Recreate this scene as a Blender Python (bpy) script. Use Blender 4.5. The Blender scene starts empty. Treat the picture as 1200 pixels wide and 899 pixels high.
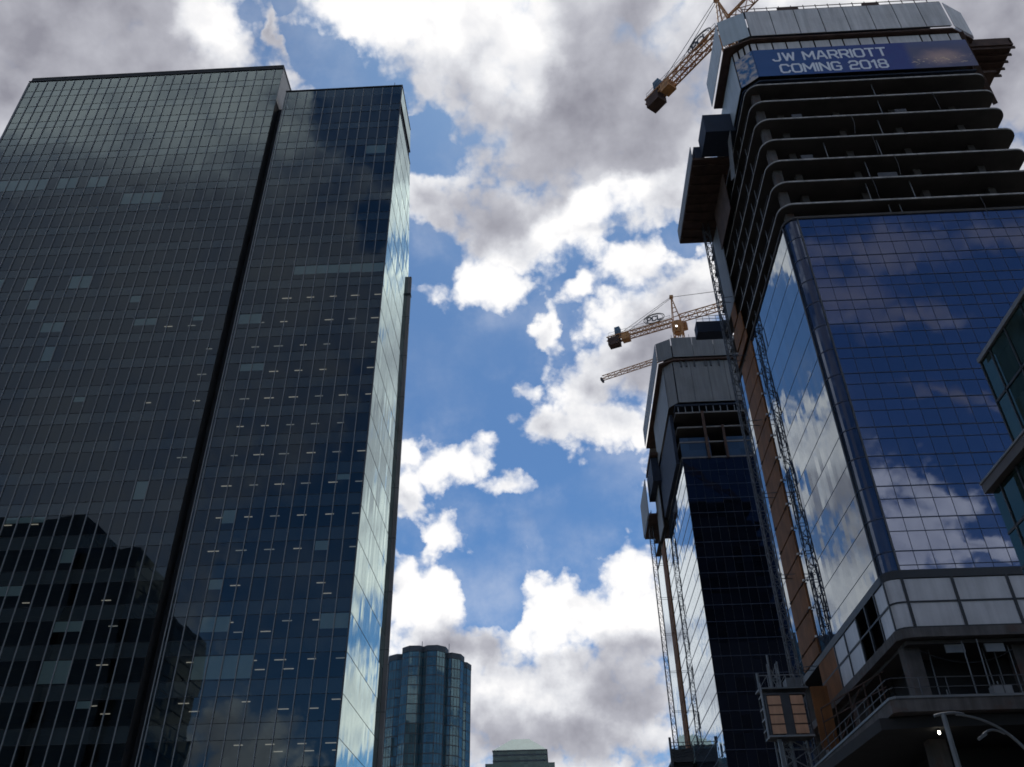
import bpy, bmesh, math, random
from mathutils import Vector, Matrix

R = math.radians
scene = bpy.context.scene
COL = scene.collection
rnd = random.Random(7)

# ------------------------------------------------------------------ camera
cam_data = bpy.data.cameras.new("camera")
cam_data.sensor_width = 36.0
cam_data.lens = 1009.0 * 36.0 / 1200.0
cam_data.clip_end = 6000.0
cam = bpy.data.objects.new("camera", cam_data)
COL.objects.link(cam)
cam.matrix_world = (Matrix.Translation((0, 0, 1.7)) @ Matrix.Rotation(R(2.35), 4, 'Z')
                    @ Matrix.Rotation(R(90 + 35.4), 4, 'X') @ Matrix.Rotation(R(-0.93), 4, 'Z'))
scene.camera = cam
scene.view_settings.view_transform = 'Standard'
scene.view_settings.look = 'None'
scene.view_settings.exposure = 0.0
scene.view_settings.gamma = 1.0
scene.render.engine = 'CYCLES'
scene.cycles.max_bounces = 8
scene.cycles.transparent_max_bounces = 16
scene.cycles.glossy_bounces = 5
scene.cycles.caustics_reflective = False
scene.cycles.caustics_refractive = False
scene.cycles.use_denoising = True

# ------------------------------------------------------------------ sky
# cloud patches: (centre of the patch on the sky, rotation, half axes), in a
# stereographic chart of the sky seen from the ground: (x, y) / (1 + z)
CLOUD = [
    (0.011, 0.3018, 0.043, 0.0453, 0.033), (0.0628, 0.2826, 0.017, 0.0339, 0.0203), (-0.2967, 0.2753, 0.22, 0.0329, 0.0317), (-0.2659, -0.4058, -0.242, 0.2137, 0.2324),
    (-0.182, -0.5406, -0.193, 0.0371, 0.0572), (-0.2568, 0.2524, 0.185, 0.1121, 0.0477), (-0.1895, 0.275, 0.152, 0.0389, 0.0317), (-0.2306, 0.2935, 0.183, 0.1088, 0.0329),
    (-0.0634, 0.29, 0.552, 0.0722, 0.0287), (-0.09, 0.2694, 0.096, 0.0455, 0.0169), (-0.0289, 0.2949, 0.065, 0.0476, 0.0467), (0.0362, 0.3267, 0.027, 0.1033, 0.0739),
    (-0.0035, 0.4051, -0.159, 0.0849, 0.0347), (-0.0319, 0.4453, 0.066, 0.0266, 0.0211), (-0.0696, 0.3855, 0.093, 0.0233, 0.0245), (0.0738, 0.3679, -0.001, 0.0454, 0.0473),
    (0.1535, 0.3023, -0.036, 0.1037, 0.102), (0.2519, 0.2962, -0.09, 0.0676, 0.0765), (0.0868, 0.4867, -0.028, 0.0657, 0.0516), (0.0352, 0.5179, 0.01, 0.0374, 0.0263),
    (0.0028, 0.5457, 0.035, 0.0269, 0.0154), (-0.0229, 0.5235, 0.057, 0.0189, 0.0095), (0.0539, 0.5414, -0.007, 0.0474, 0.0223), (0.1169, 0.4471, -0.044, 0.0341, 0.0319),
    (0.0311, 0.4528, -0.506, 0.0153, 0.0101), (0.0053, 0.4771, 0.385, 0.0085, 0.0182), (0.062, 0.4396, -0.002, 0.0231, 0.0174), (-0.0734, 0.5684, -0.04, 0.0365, 0.0202),
    (-0.0224, 0.5942, 0.054, 0.0293, 0.0099), (-0.1027, 0.5566, 0.125, 0.0161, 0.0142), (-0.0831, 0.6219, 0.108, 0.0379, 0.0161), (-0.0393, 0.6178, -0.277, 0.0176, 0.0107),
    (-0.0982, 0.6842, 0.121, 0.0351, 0.0369), (-0.122, 0.6645, 0.143, 0.0276, 0.0244), (-0.0909, 0.7202, 0.113, 0.0611, 0.0378), (-0.0291, 0.7117, 0.055, 0.0358, 0.0179),
    (0.0145, 0.6961, 0.015, 0.0566, 0.0356), (0.0639, 0.6517, -0.027, 0.0286, 0.027), (0.0708, 0.7024, -0.038, 0.0526, 0.0478), (0.0007, 0.7717, 0.023, 0.155, 0.0657),
    (-0.0133, 0.6408, -0.213, 0.0062, 0.0162), (-0.1409, 0.2818, -0.119, 0.0044, 0.0179), (-0.0749, 0.3401, 0.263, 0.0052, 0.0154), (0.089, 0.3727, 3.037, 0.0218, 0.0268),
    (0.1051, 0.4484, 3.02, 0.0234, 0.0165), (0.1245, 0.5183, 3.0, 0.0372, 0.044), (0.1476, 0.6332, 2.975, 0.0403, 0.0502), (0.1705, 0.7531, 2.951, 0.0432, 0.0479),
    (-0.1664, 0.4158, -3.067, 0.0213, 0.0249), (-0.2184, 0.5622, -2.988, 0.0411, 0.0533), (-0.2283, 0.6514, -2.96, 0.0501, 0.0458), (-0.1757, 0.5552, -3.028, 0.0181, 0.0252),
    (-0.1123, 0.5865, -3.078, 0.016, 0.0228), (-0.1186, 0.6724, -3.061, 0.0203, 0.0472), (-0.1311, 0.7462, -3.041, 0.0281, 0.0341), (-0.2456, -0.3399, -0.208, 0.1812, 0.1318),
    (-0.1719, -0.4256, -0.171, 0.1058, 0.0974), (-0.339, -0.4857, -0.329, 0.1562, 0.1179), (-0.3253, -0.5544, -0.33, 0.1136, 0.0994), (-0.3209, -0.7501, -0.343, 0.0402, 0.0198),
    (0.0864, 0.3866, 3.037, 0.0276, 0.0328), (0.1398, 0.6008, 2.983, 0.0527, 0.0793), (0.2162, -0.414, 0.261, 0.048, 0.0132), (0.2033, -0.4491, 0.111, 0.0375, 0.016),
    (0.2444, -0.4553, 0.146, 0.0311, 0.008), (0.292, -0.3982, -0.217, 0.024, 0.0126), (0.2744, -0.6062, 0.217, 0.0465, 0.0411), (0.2344, -0.5723, 0.17, 0.0234, 0.0189),
    (0.1281, 0.5629, 2.995, 0.0385, 0.0324), (0.2923, -0.5734, -0.265, 0.0387, 0.0112), (0.2909, -0.5059, 0.006, 0.0365, 0.0053), (0.3201, -0.6047, -0.338, 0.0247, 0.0057),
]
GREY = [
    (0.031, 0.3315, 0.029, 0.1144, 0.0746), (-0.037, 0.3964, 0.07, 0.0337, 0.0276), (-0.2476, 0.2629, 0.183, 0.1406, 0.062), (0.0867, 0.4837, -0.027, 0.0626, 0.0351),
    (-0.0079, 0.7991, 0.03, 0.1197, 0.029), (0.2543, 0.3049, -0.096, 0.0725, 0.1006), (-0.0719, 0.7084, 0.096, 0.0357, 0.0206), (0.067, 0.7505, -0.039, 0.0433, 0.0413),
    (0.0393, 0.6894, -0.008, 0.0281, 0.0171), (-0.3054, -0.4476, -0.288, 0.3091, 0.1896), (-0.1857, -0.4646, -0.188, 0.1898, 0.167), (-0.3378, -0.5177, -0.335, 0.2702, 0.2176),
    (-0.3209, -0.7501, -0.343, 0.1005, 0.0595), (0.2129, -0.4254, 0.112, 0.0828, 0.0666), (0.292, -0.3982, 0.163, 0.0643, 0.0419), (0.2199, -0.4358, 0.12, 0.1144, 0.0673),
    (0.2909, -0.5059, 0.203, 0.078, 0.0353), (0.1327, 0.5492, 2.991, 0.0381, 0.0706), (-0.2258, 0.5994, -2.973, 0.0361, 0.0384),
]
BRIGHT = [
    (-0.241, -0.2963, -0.191, 0.1172, 0.0519), (0.0444, 0.3934, -0.296, 0.044, 0.0143), (-0.1752, 0.2749, 0.144, 0.0231, 0.0226), (-0.0033, 0.6957, 0.032, 0.0638, 0.0274),
    (0.0673, 0.6753, -0.033, 0.0346, 0.034), (-0.091, 0.276, 0.097, 0.029, 0.0226), (-0.0353, 0.451, 0.069, 0.0415, 0.0189), (-0.0376, 0.2805, 0.069, 0.0442, 0.0272),
    (0.0116, 0.6756, -0.151, 0.042, 0.017), (-0.1, 0.6675, 0.123, 0.0313, 0.0374), (0.0357, 0.457, 0.015, 0.0355, 0.0355), (-0.0767, 0.5694, 0.102, 0.0326, 0.0261),
    (-0.0851, 0.6217, 0.109, 0.0338, 0.0147), (-0.0041, 0.3011, 0.051, 0.0252, 0.0283),
]
CLEAR = [
    (-0.0479, 0.6727, 0.074, 0.0294, 0.0259), (-0.0385, 0.6905, 0.065, 0.0156, 0.0206), (-0.0851, 0.4204, 0.018, 0.0344, 0.0171), (-0.0656, 0.3512, 0.43, 0.0211, 0.021),
    (-0.1176, 0.3001, 0.729, 0.0236, 0.0129), (-0.1351, 0.2667, 0.119, 0.0056, 0.0071), (0.0066, 0.6213, 0.027, 0.0744, 0.0335), (-0.0581, 0.5071, 0.086, 0.0498, 0.0499),
    (-0.1035, -0.3371, -0.111, 0.0322, 0.038), (-0.11, -0.3949, -0.121, 0.0166, 0.0166), (-0.1689, -0.6635, -0.188, 0.0886, 0.1348), (-0.1763, 0.4752, -3.045, 0.0196, 0.0295),
    (0.0979, 0.4218, 3.027, 0.0143, 0.0092), (-0.1149, 0.6225, -3.071, 0.0164, 0.0133), (-0.1553, 0.4951, -3.058, 0.0174, 0.0363),
]
BANK = [
    (-0.2899, -0.4888, -0.283, 0.2299, 0.1976), (-0.1596, -0.5191, -0.172, 0.0858, 0.1881), (0.2423, -0.4442, 0.141, 0.1334, 0.0956),
]
CALM = [
    (0.2629, -0.4992, 0.176, 0.1756, 0.1949),
]
SUN_EL, SUN_AZ = 61.0, 1.5      # azimuth from +Y towards +X

world = bpy.data.worlds.new("World")
scene.world = world
world.use_nodes = True
world.cycles.sampling_method = 'MANUAL'
world.cycles.sample_map_resolution = 512


class G:
    """small helper to wire node graphs"""
    def __init__(self, nt):
        self.nt = nt

    def n(self, kind, **kw):
        nd = self.nt.nodes.new(kind)
        for k, v in kw.items():
            setattr(nd, k, v)
        return nd

    def put(self, sock, val):
        if isinstance(val, bpy.types.NodeSocket):
            self.nt.links.new(val, sock)
        else:
            sock.default_value = val

    def math(self, op, a, b=None, c=None, clamp=False):
        nd = self.n('ShaderNodeMath', operation=op, use_clamp=clamp)
        for i, v in enumerate((a, b, c)):
            if v is not None:
                self.put(nd.inputs[i], v)
        return nd.outputs[0]

    def vmath(self, op, a, b=None, scale=None):
        nd = self.n('ShaderNodeVectorMath', operation=op)
        self.put(nd.inputs[0], a)
        if b is not None:
            self.put(nd.inputs[1], b)
        if scale is not None:
            self.put(nd.inputs['Scale'], scale)
        return nd.outputs['Value'] if op in ('LENGTH', 'DOT_PRODUCT', 'DISTANCE') else nd.outputs[0]

    def rng(self, v, a, b, c, d, kind='SMOOTHSTEP'):
        nd = self.n('ShaderNodeMapRange', interpolation_type=kind)
        for i, x in enumerate((v, a, b, c, d)):
            self.put(nd.inputs[i], x)
        return nd.outputs[0]

    def noise(self, vec, scale, detail=4.0, rough=0.5, color=False, lac=2.0):
        nd = self.n('ShaderNodeTexNoise', noise_dimensions='3D')
        self.put(nd.inputs['Vector'], vec)
        self.put(nd.inputs['Scale'], scale)
        nd.inputs['Detail'].default_value = detail
        nd.inputs['Roughness'].default_value = rough
        nd.inputs['Lacunarity'].default_value = lac
        return nd.outputs['Color'] if color else nd.outputs['Fac']

    def mix(self, f, a, b, blend='MIX'):
        nd = self.n('ShaderNodeMix', data_type='RGBA', blend_type=blend)
        self.put(nd.inputs[0], f)
        for s, v in ((nd.inputs[6], a), (nd.inputs[7], b)):
            self.put(s, v if isinstance(v, bpy.types.NodeSocket) else (tuple(v) + (1,))[:4])
        return nd.outputs[2]

    def sep(self, v):
        nd = self.n('ShaderNodeSeparateXYZ')
        self.put(nd.inputs[0], v)
        return nd.outputs

    def comb(self, x, y, z):
        nd = self.n('ShaderNodeCombineXYZ')
        for i, v in enumerate((x, y, z)):
            self.put(nd.inputs[i], v)
        return nd.outputs[0]


def build_sky():
    nt = world.node_tree
    nt.nodes.clear()
    g = G(nt)
    tc = g.n('ShaderNodeTexCoord').outputs['Generated']
    d = g.vmath('NORMALIZE', tc)
    x, y, z = g.sep(d)
    zz = g.math('MAXIMUM', z, 0.0)
    inv = g.math('DIVIDE', 1.0, g.math('ADD', zz, 1.0))
    q = g.comb(g.math('MULTIPLY', x, inv), g.math('MULTIPLY', y, inv), 0.0)
    # ragged outlines: push the chart about with noise of two sizes
    w1 = g.vmath('SUBTRACT', g.noise(q, 11.0, 3.0, 0.55, True), (0.5, 0.5, 0.5))
    w2 = g.vmath('SUBTRACT', g.noise(q, 44.0, 4.0, 0.6, True), (0.5, 0.5, 0.5))
    qw = g.vmath('ADD', q, g.vmath('ADD', g.vmath('SCALE', w1, scale=0.05), g.vmath('SCALE', w2, scale=0.02)))
    qw = g.vmath('MULTIPLY', qw, (1, 1, 0))

    def field(table, vec):
        acc = None
        for k, (cx, cy, rot, a, b) in enumerate(table):
            if k and k % 6 == 0:      # evaluate the patches in small batches
                vec = g.vmath('ADD', vec, g.vmath('SCALE', vec, scale=g.math('MULTIPLY', acc, 1e-9)))
            mp = g.n('ShaderNodeMapping', vector_type='TEXTURE')
            g.put(mp.inputs['Vector'], vec)
            mp.inputs['Location'].default_value = (cx, cy, 0)
            mp.inputs['Rotation'].default_value = (0, 0, rot)
            mp.inputs['Scale'].default_value = (a, b, 1)
            v = g.math('MULTIPLY_ADD', g.vmath('LENGTH', mp.outputs[0]), -0.5, 1.0)
            if acc is None:
                acc = g.math('MAXIMUM', v, 0.0)
            else:
                nd = g.n('ShaderNodeMath', operation='SMOOTH_MAX')
                g.put(nd.inputs[0], acc)
                g.put(nd.inputs[1], v)
                nd.inputs[2].default_value = 0.18
                acc = nd.outputs[0]
        return acc

    cov = field(CLOUD, qw)
    hole = field(CLEAR, g.vmath('ADD', qw, g.vmath('SCALE', qw, scale=g.math('MULTIPLY', cov, 1e-9))))
    # loose cumulus over the rest of the sky (to the sides of the street and behind)
    away = g.rng(g.vmath('DISTANCE', q, (0.0, 0.42, 0.0)), 0.42, 0.62, 0.0, 1.0)
    for (cx, cy, _r, a, _b) in CALM:       # wide clear stretches of sky behind the viewer
        away = g.math('MULTIPLY', away, g.rng(g.vmath('DISTANCE', q, (cx, cy, 0.0)), a * 0.75, a * 1.2, 0.0, 1.0))
    rest = g.math('MULTIPLY', g.rng(g.noise(q, 4.2, 3.0, 0.5), 0.42, 0.62, 0.0, 0.85), away)
    cov = g.math('MAXIMUM', cov, rest)
    puff = g.noise(q, 26.0, 8.0, 0.62)
    fine = g.noise(q, 95.0, 5.0, 0.6)
    body = g.math('ADD', g.math('MULTIPLY', g.math('SUBTRACT', puff, 0.5), 0.75),
                  g.math('MULTIPLY', g.math('SUBTRACT', fine, 0.5), 0.16))
    vor = g.n('ShaderNodeTexVoronoi', voronoi_dimensions='2D', feature='F1')
    vor.inputs['Scale'].default_value = 34.0
    vor.inputs['Detail'].default_value = 3.0
    vor.inputs['Roughness'].default_value = 0.55
    g.put(vor.inputs['Vector'], g.vmath('ADD', q, g.vmath('SCALE', w2, scale=0.012)))
    billow = g.math('SUBTRACT', 0.88, vor.outputs['Distance'])
    body = g.math('ADD', body, g.math('MULTIPLY', billow, 0.40))
    body = g.math('MULTIPLY', body, g.rng(cov, 0.5, 0.88, 1.0, 0.35))
    dens = g.math('SUBTRACT', g.math('ADD', cov, body), 0.5)
    dens = g.math('SUBTRACT', dens, g.math('MULTIPLY', g.rng(hole, 0.35, 0.8, 0.0, 1.0), 0.55))

    # light through the cloud: thin rims are white, thick middles grey, billows lit on the sun side
    sq = (math.sin(R(SUN_AZ)) * math.cos(R(SUN_EL)) / (1 + math.sin(R(SUN_EL))),
          math.cos(R(SUN_AZ)) * math.cos(R(SUN_EL)) / (1 + math.sin(R(SUN_EL))), 0)
    to_sun = g.vmath('NORMALIZE', g.vmath('SUBTRACT', sq, q))
    q2 = g.vmath('ADD', q, g.vmath('SCALE', to_sun, scale=0.014))
    relief = g.math('SUBTRACT', g.noise(q, 26.0, 5.0, 0.52), g.noise(q2, 26.0, 5.0, 0.52))
    grey = field(GREY, g.vmath('ADD', qw, g.vmath('SCALE', qw, scale=g.math('MULTIPLY', dens, 1e-9))))
    bank = g.rng(field(BANK, g.vmath('ADD', qw, g.vmath('SCALE', qw, scale=g.math('MULTIPLY', grey, 1e-9)))), 0.25, 0.75, 0.0, 1.0)
    alpha = g.rng(dens, g.math('MULTIPLY_ADD', bank, -0.20, -0.10), g.math('MULTIPLY_ADD', bank, 0.40, 0.25), 0.0, 1.0)
    brt = field(BRIGHT, g.vmath('ADD', qw, g.vmath('SCALE', qw, scale=g.math('MULTIPLY', grey, 1e-9))))
    thick = g.rng(dens, 0.0, 0.75, 0.06, 0.46)
    thick = g.math('ADD', thick, g.math('MULTIPLY', g.rng(grey, 0.25, 0.85, 0.0, 1.0), 0.56))
    thick = g.math('ADD', thick, g.math('MULTIPLY', g.math('SUBTRACT', g.noise(q, 13.0, 3.0, 0.5), 0.5), g.math('MULTIPLY_ADD', g.math('MAXIMUM', bank, g.rng(grey, 0.3, 0.8, 0.0, 0.9)), -0.55, 0.75)))
    thick = g.math('ADD', thick, g.math('MULTIPLY', bank, 0.34))
    thick = g.math('SUBTRACT', thick, g.math('MULTIPLY', g.rng(brt, 0.3, 0.75, 0.0, 1.0), 0.7))
    thick = g.math('SUBTRACT', thick, g.math('MULTIPLY', relief, g.math('MULTIPLY_ADD', g.math('MAXIMUM', bank, g.rng(grey, 0.3, 0.8, 0.0, 0.6)), -1.0, 1.5)))
    thick = g.math('SUBTRACT', thick, g.math('MULTIPLY', billow, 0.25))
    ramp = g.n('ShaderNodeValToRGB')
    cr = ramp.color_ramp
    cr.elements[0].position = 0.0
    cr.elements[0].color = (1.02, 1.01, 1.01, 1)
    cr.elements[1].position = 1.0
    cr.elements[1].color = (0.285, 0.285, 0.335, 1)
    e = cr.elements.new(0.30)
    e.color = (0.77, 0.78, 0.82, 1)
    e = cr.elements.new(0.65)
    e.color = (0.47, 0.475, 0.53, 1)
    g.put(ramp.inputs[0], g.math('MAXIMUM', thick, 0.0, clamp=True))
    cloud_col = ramp.outputs[0]

    sky = g.n('ShaderNodeTexSky', sky_type='NISHITA')
    sky.sun_disc = False
    sky.sun_elevation = R(SUN_EL)
    sky.sun_rotation = R(SUN_AZ)
    sky.altitude = 650.0
    sky.air_density = 1.0
    sky.dust_density = 0.6
    sky.ozone_density = 2.0
    g.put(sky.inputs['Vector'], d)
    STR = 0.06
    veil = g.math('MULTIPLY', g.rng(g.noise(q, 10.0, 7.0, 0.6), 0.42, 0.78, 0.0, 0.30), g.rng(cov, 0.0, 0.5, 0.35, 1.0))
    alpha = g.math('MAXIMUM', alpha, veil)
    cl = g.vmath('SCALE', cloud_col, scale=1.0 / STR)
    # below the horizon: dim ground colour
    col = g.mix(alpha, g.vmath('MULTIPLY', sky.outputs[0], (0.84, 1.25, 1.58)), cl)
    bg = g.n('ShaderNodeBackground')
    g.put(bg.inputs['Color'], col)
    bg.inputs['Strength'].default_value = STR
    out = g.n('ShaderNodeOutputWorld')
    nt.links.new(bg.outputs[0], out.inputs[0])


build_sky()

sun_data = bpy.data.lights.new("sun", 'SUN')
sun_data.energy = 2.0
sun_data.angle = R(0.5)
sun_data.color = (1.0, 0.95, 0.88)
sun = bpy.data.objects.new("sun", sun_data)
COL.objects.link(sun)
sd = Vector((math.sin(R(SUN_AZ)) * math.cos(R(SUN_EL)), math.cos(R(SUN_AZ)) * math.cos(R(SUN_EL)), math.sin(R(SUN_EL))))
sun.rotation_euler = (-sd).to_track_quat('-Z', 'Y').to_euler()
# ------------------------------------------------------------------ materials
MATS = {}


def new_mat(name):
    m = bpy.data.materials.new(name)
    m.use_nodes = True
    m.node_tree.nodes.clear()
    MATS[name] = m
    g = G(m.node_tree)
    out = g.n('ShaderNodeOutputMaterial')
    return m, g, out


def solid(name, color, rough=0.7, metal=0.0, vary=0.25, scale=0.6, spec=0.4, streak=0.0, bump=0.0, rust=0.0):
    """plain material whose colour drifts with stains and vertical weather streaks"""
    m, g, out = new_mat(name)
    pos = g.n('ShaderNodeNewGeometry').outputs['Position']
    n1 = g.noise(pos, scale, 6.0, 0.6)
    f = g.rng(n1, 0.25, 0.75, 1.0 - vary, 1.0 + vary, 'LINEAR')
    if streak:
        n2 = g.noise(g.vmath('MULTIPLY', pos, (1.0, 1.0, 0.06)), 2.2, 4.0, 0.6)
        f = g.math('MULTIPLY', f, g.rng(n2, 0.35, 0.7, 1.0, 1.0 - streak, 'LINEAR'))
    b = g.n('ShaderNodeBsdfPrincipled')
    base = g.vmath('SCALE', tuple(color), scale=f)
    if rust:
        spots = g.rng(g.noise(pos, 0.55, 5.0, 0.65), 0.52, 0.68, 0.0, rust)
        base = g.mix(spots, base, (0.10, 0.045, 0.03))
    g.put(b.inputs['Base Color'], base)
    b.inputs['Roughness'].default_value = rough
    b.inputs['Metallic'].default_value = metal
    b.inputs['Specular IOR Level'].default_value = spec
    if bump:
        bp = g.n('ShaderNodeBump')
        bp.inputs['Strength'].default_value = bump
        bp.inputs['Distance'].default_value = 0.05
        g.put(bp.inputs['Height'], g.noise(pos, 3.0, 5.0, 0.6))
        g.nt.links.new(bp.outputs[0], b.inputs['Normal'])
    g.nt.links.new(b.outputs[0], out.inputs[0])
    return m


def emit(name, color, strength):
    m, g, out = new_mat(name)
    e = g.n('ShaderNodeEmission')
    e.inputs[0].default_value = (*color, 1)
    e.inputs[1].default_value = strength
    g.nt.links.new(e.outputs[0], out.inputs[0])
    return m


def glass(name, cell, off, ior=1.6, tint=(0.9, 0.95, 0.95), base=(0.01, 0.012, 0.015), tilt=0.006,
          bow=0.003, clear=None, gain=1.0, rough=0.0, bow_scale=0.7):
    """coated glazing: mirror that strengthens at grazing angles over a dark body (or over
    tinted see-through glass); every pane is tilted and bowed a little on its own"""
    m, g, out = new_mat(name)
    geo = g.n('ShaderNodeNewGeometry')
    pos, nor = geo.outputs['Position'], geo.outputs['Normal']
    cellv = g.vmath('FLOOR', g.vmath('DIVIDE', g.vmath('SUBTRACT', pos, tuple(off)), tuple(cell)))
    wn = g.n('ShaderNodeTexWhiteNoise', noise_dimensions='3D')
    g.put(wn.inputs['Vector'], cellv)
    rv = g.vmath('SCALE', g.vmath('SUBTRACT', wn.outputs['Color'], (0.5, 0.5, 0.5)), scale=2 * tilt)
    bv = g.vmath('SCALE', g.vmath('SUBTRACT', g.noise(pos, bow_scale, 2.0, 0.5, True), (0.5, 0.5, 0.5)), scale=2 * bow)
    n2 = g.vmath('NORMALIZE', g.vmath('ADD', nor, g.vmath('ADD', rv, bv)))
    fr = g.n('ShaderNodeFresnel')
    fr.inputs['IOR'].default_value = ior
    g.nt.links.new(n2, fr.inputs['Normal'])
    fac = g.math('MULTIPLY', fr.outputs[0], gain, clamp=True)
    gl = g.n('ShaderNodeBsdfGlossy')
    gl.inputs['Color'].default_value = (*tint, 1)
    gl.inputs['Roughness'].default_value = rough
    g.nt.links.new(n2, gl.inputs['Normal'])
    if clear:
        un = g.n('ShaderNodeBsdfTransparent')
        un.inputs[0].default_value = (*clear, 1)
    else:
        un = g.n('ShaderNodeBsdfDiffuse')
        v = g.rng(wn.outputs['Value'], 0.0, 1.0, 0.7, 1.35, 'LINEAR')
        g.put(un.inputs['Color'], g.vmath('SCALE', tuple(base), scale=v))
    mx = g.n('ShaderNodeMixShader')
    g.nt.links.new(fac, mx.inputs[0])
    g.nt.links.new(un.outputs[0], mx.inputs[1])
    g.nt.links.new(gl.outputs[0], mx.inputs[2])
    g.nt.links.new(mx.outputs[0], out.inputs[0])
    return m


# ------------------------------------------------------------------ meshes
class MB:
    """collects boxes, bars, tubes and quads and links them as one mesh object"""
    def __init__(self):
        self.v, self.f = [], []

    def add(self, pts, faces):
        o = len(self.v)
        self.v += [tuple(p) for p in pts]
        self.f += [tuple(o + i for i in fc) for fc in faces]
        return self

    def box(self, x0, x1, y0, y1, z0, z1):
        return self.add([(x0, y0, z0), (x1, y0, z0), (x1, y1, z0), (x0, y1, z0),
                         (x0, y0, z1), (x1, y0, z1), (x1, y1, z1), (x0, y1, z1)],
                        [(3, 2, 1, 0), (4, 5, 6, 7), (0, 1, 5, 4), (1, 2, 6, 5), (2, 3, 7, 6), (3, 0, 4, 7)])

    def quad(self, a, b, c, d):
        return self.add([a, b, c, d], [(0, 1, 2, 3)])

    def bar(self, p, q, w, h=None):
        h = h or w
        p, q = Vector(p), Vector(q)
        t = (q - p).normalized()
        up = Vector((0, 0, 1)) if abs(t.z) < 0.95 else Vector((1, 0, 0))
        s = t.cross(up).normalized() * (w / 2)
        u = s.cross(t).normalized() * (h / 2)
        pts = [e + a * s + b * u for e in (p, q) for a, b in ((-1, -1), (1, -1), (1, 1), (-1, 1))]
        return self.add(pts, [(3, 2, 1, 0), (4, 5, 6, 7), (0, 1, 5, 4), (1, 2, 6, 5), (2, 3, 7, 6), (3, 0, 4, 7)])

    def tube(self, pts, r, n=8, r2=None):
        pts = [Vector(p) for p in pts]
        o = len(self.v)
        for i, p in enumerate(pts):
            t = (pts[min(i + 1, len(pts) - 1)] - pts[max(i - 1, 0)]).normalized()
            up = Vector((0, 0, 1)) if abs(t.z) < 0.9 else Vector((1, 0, 0))
            s = t.cross(up).normalized()
            u = s.cross(t).normalized()
            rr = r if r2 is None else r + (r2 - r) * i / (len(pts) - 1)
            for k in range(n):
                a = 2 * math.pi * k / n
                self.v.append(tuple(p + rr * (math.cos(a) * s + math.sin(a) * u)))
        for i in range(len(pts) - 1):
            for k in range(n):
                a, b = o + i * n + k, o + i * n + (k + 1) % n
                self.f.append((a, b, b + n, a + n))
        self.f.append(tuple(o + k for k in reversed(range(n))))
        self.f.append(tuple(o + (len(pts) - 1) * n + k for k in range(n)))
        return self

    def prism(self, poly, z0, z1):
        n = len(poly)
        pts = [(x, y, z0) for x, y in poly] + [(x, y, z1) for x, y in poly]
        fs = [tuple(reversed(range(n))), tuple(range(n, 2 * n))]
        fs += [(i, (i + 1) % n, n + (i + 1) % n, n + i) for i in range(n)]
        return self.add(pts, fs)

    def wall(self, path, z0, z1):
        for (a, b) in zip(path, path[1:]):
            self.quad((a[0], a[1], z0), (b[0], b[1], z0), (b[0], b[1], z1), (a[0], a[1], z1))
        return self

    def lattice(self, p, q, side, width, chord, lace, step, height=None, tri=False):
        """lattice beam from p to q; `side` is the horizontal cross direction"""
        p, q, s = Vector(p), Vector(q), Vector(side).normalized()
        t = (q - p).normalized()
        u = s.cross(t).normalized()
        if u.z < -0.01:
            u = -u
        h = height or width
        if tri:
            cs = [-s * width / 2, s * width / 2, u * h]
        else:
            cs = [-s * width / 2 - u * h / 2, s * width / 2 - u * h / 2, s * width / 2 + u * h / 2, -s * width / 2 + u * h / 2]
        for c in cs:
            self.bar(p + c, q + c, chord)
        n = max(1, round((q - p).length / step))
        for i in range(n):
            a, b = p + (q - p) * (i / n), p + (q - p) * ((i + 1) / n)
            for k in range(len(cs)):
                c, d = cs[k], cs[(k + 1) % len(cs)]
                if i % 2:
                    c, d = d, c
                self.bar(a + c, b + d, lace)
                self.bar(a + c, a + d, lace)
        return self

    def build(self, name, mat, parent=None, label=None):
        me = bpy.data.meshes.new(name)
        me.from_pydata(self.v, [], self.f)
        me.materials.append(mat)
        me.validate()
        me.update()
        o = bpy.data.objects.new(name, me)
        COL.objects.link(o)
        if parent is not None:
            o.parent = parent
            loc = parent.location if parent.type == 'EMPTY' else Vector((0, 0, 0))
            o.matrix_parent_inverse = Matrix.Translation(-loc)
            if parent.type == 'MESH' and parent.parent is None:
                o.matrix_parent_inverse = Matrix.Translation(-parent.location)
        if label:
            o["label"] = label
        return o


def thing(name, loc, label, cat, group=None):
    o = bpy.data.objects.new(name, None)
    o.empty_display_size = 2
    COL.objects.link(o)
    o.location = loc
    o["label"] = label
    o["category"] = cat
    if group:
        o["group"] = group
    return o


def tag(o, label, cat, group=None):
    o["label"] = label
    o["category"] = cat
    if group:
        o["group"] = group
    return o


def structure(o):
    o["kind"] = "structure"
    return o


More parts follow.
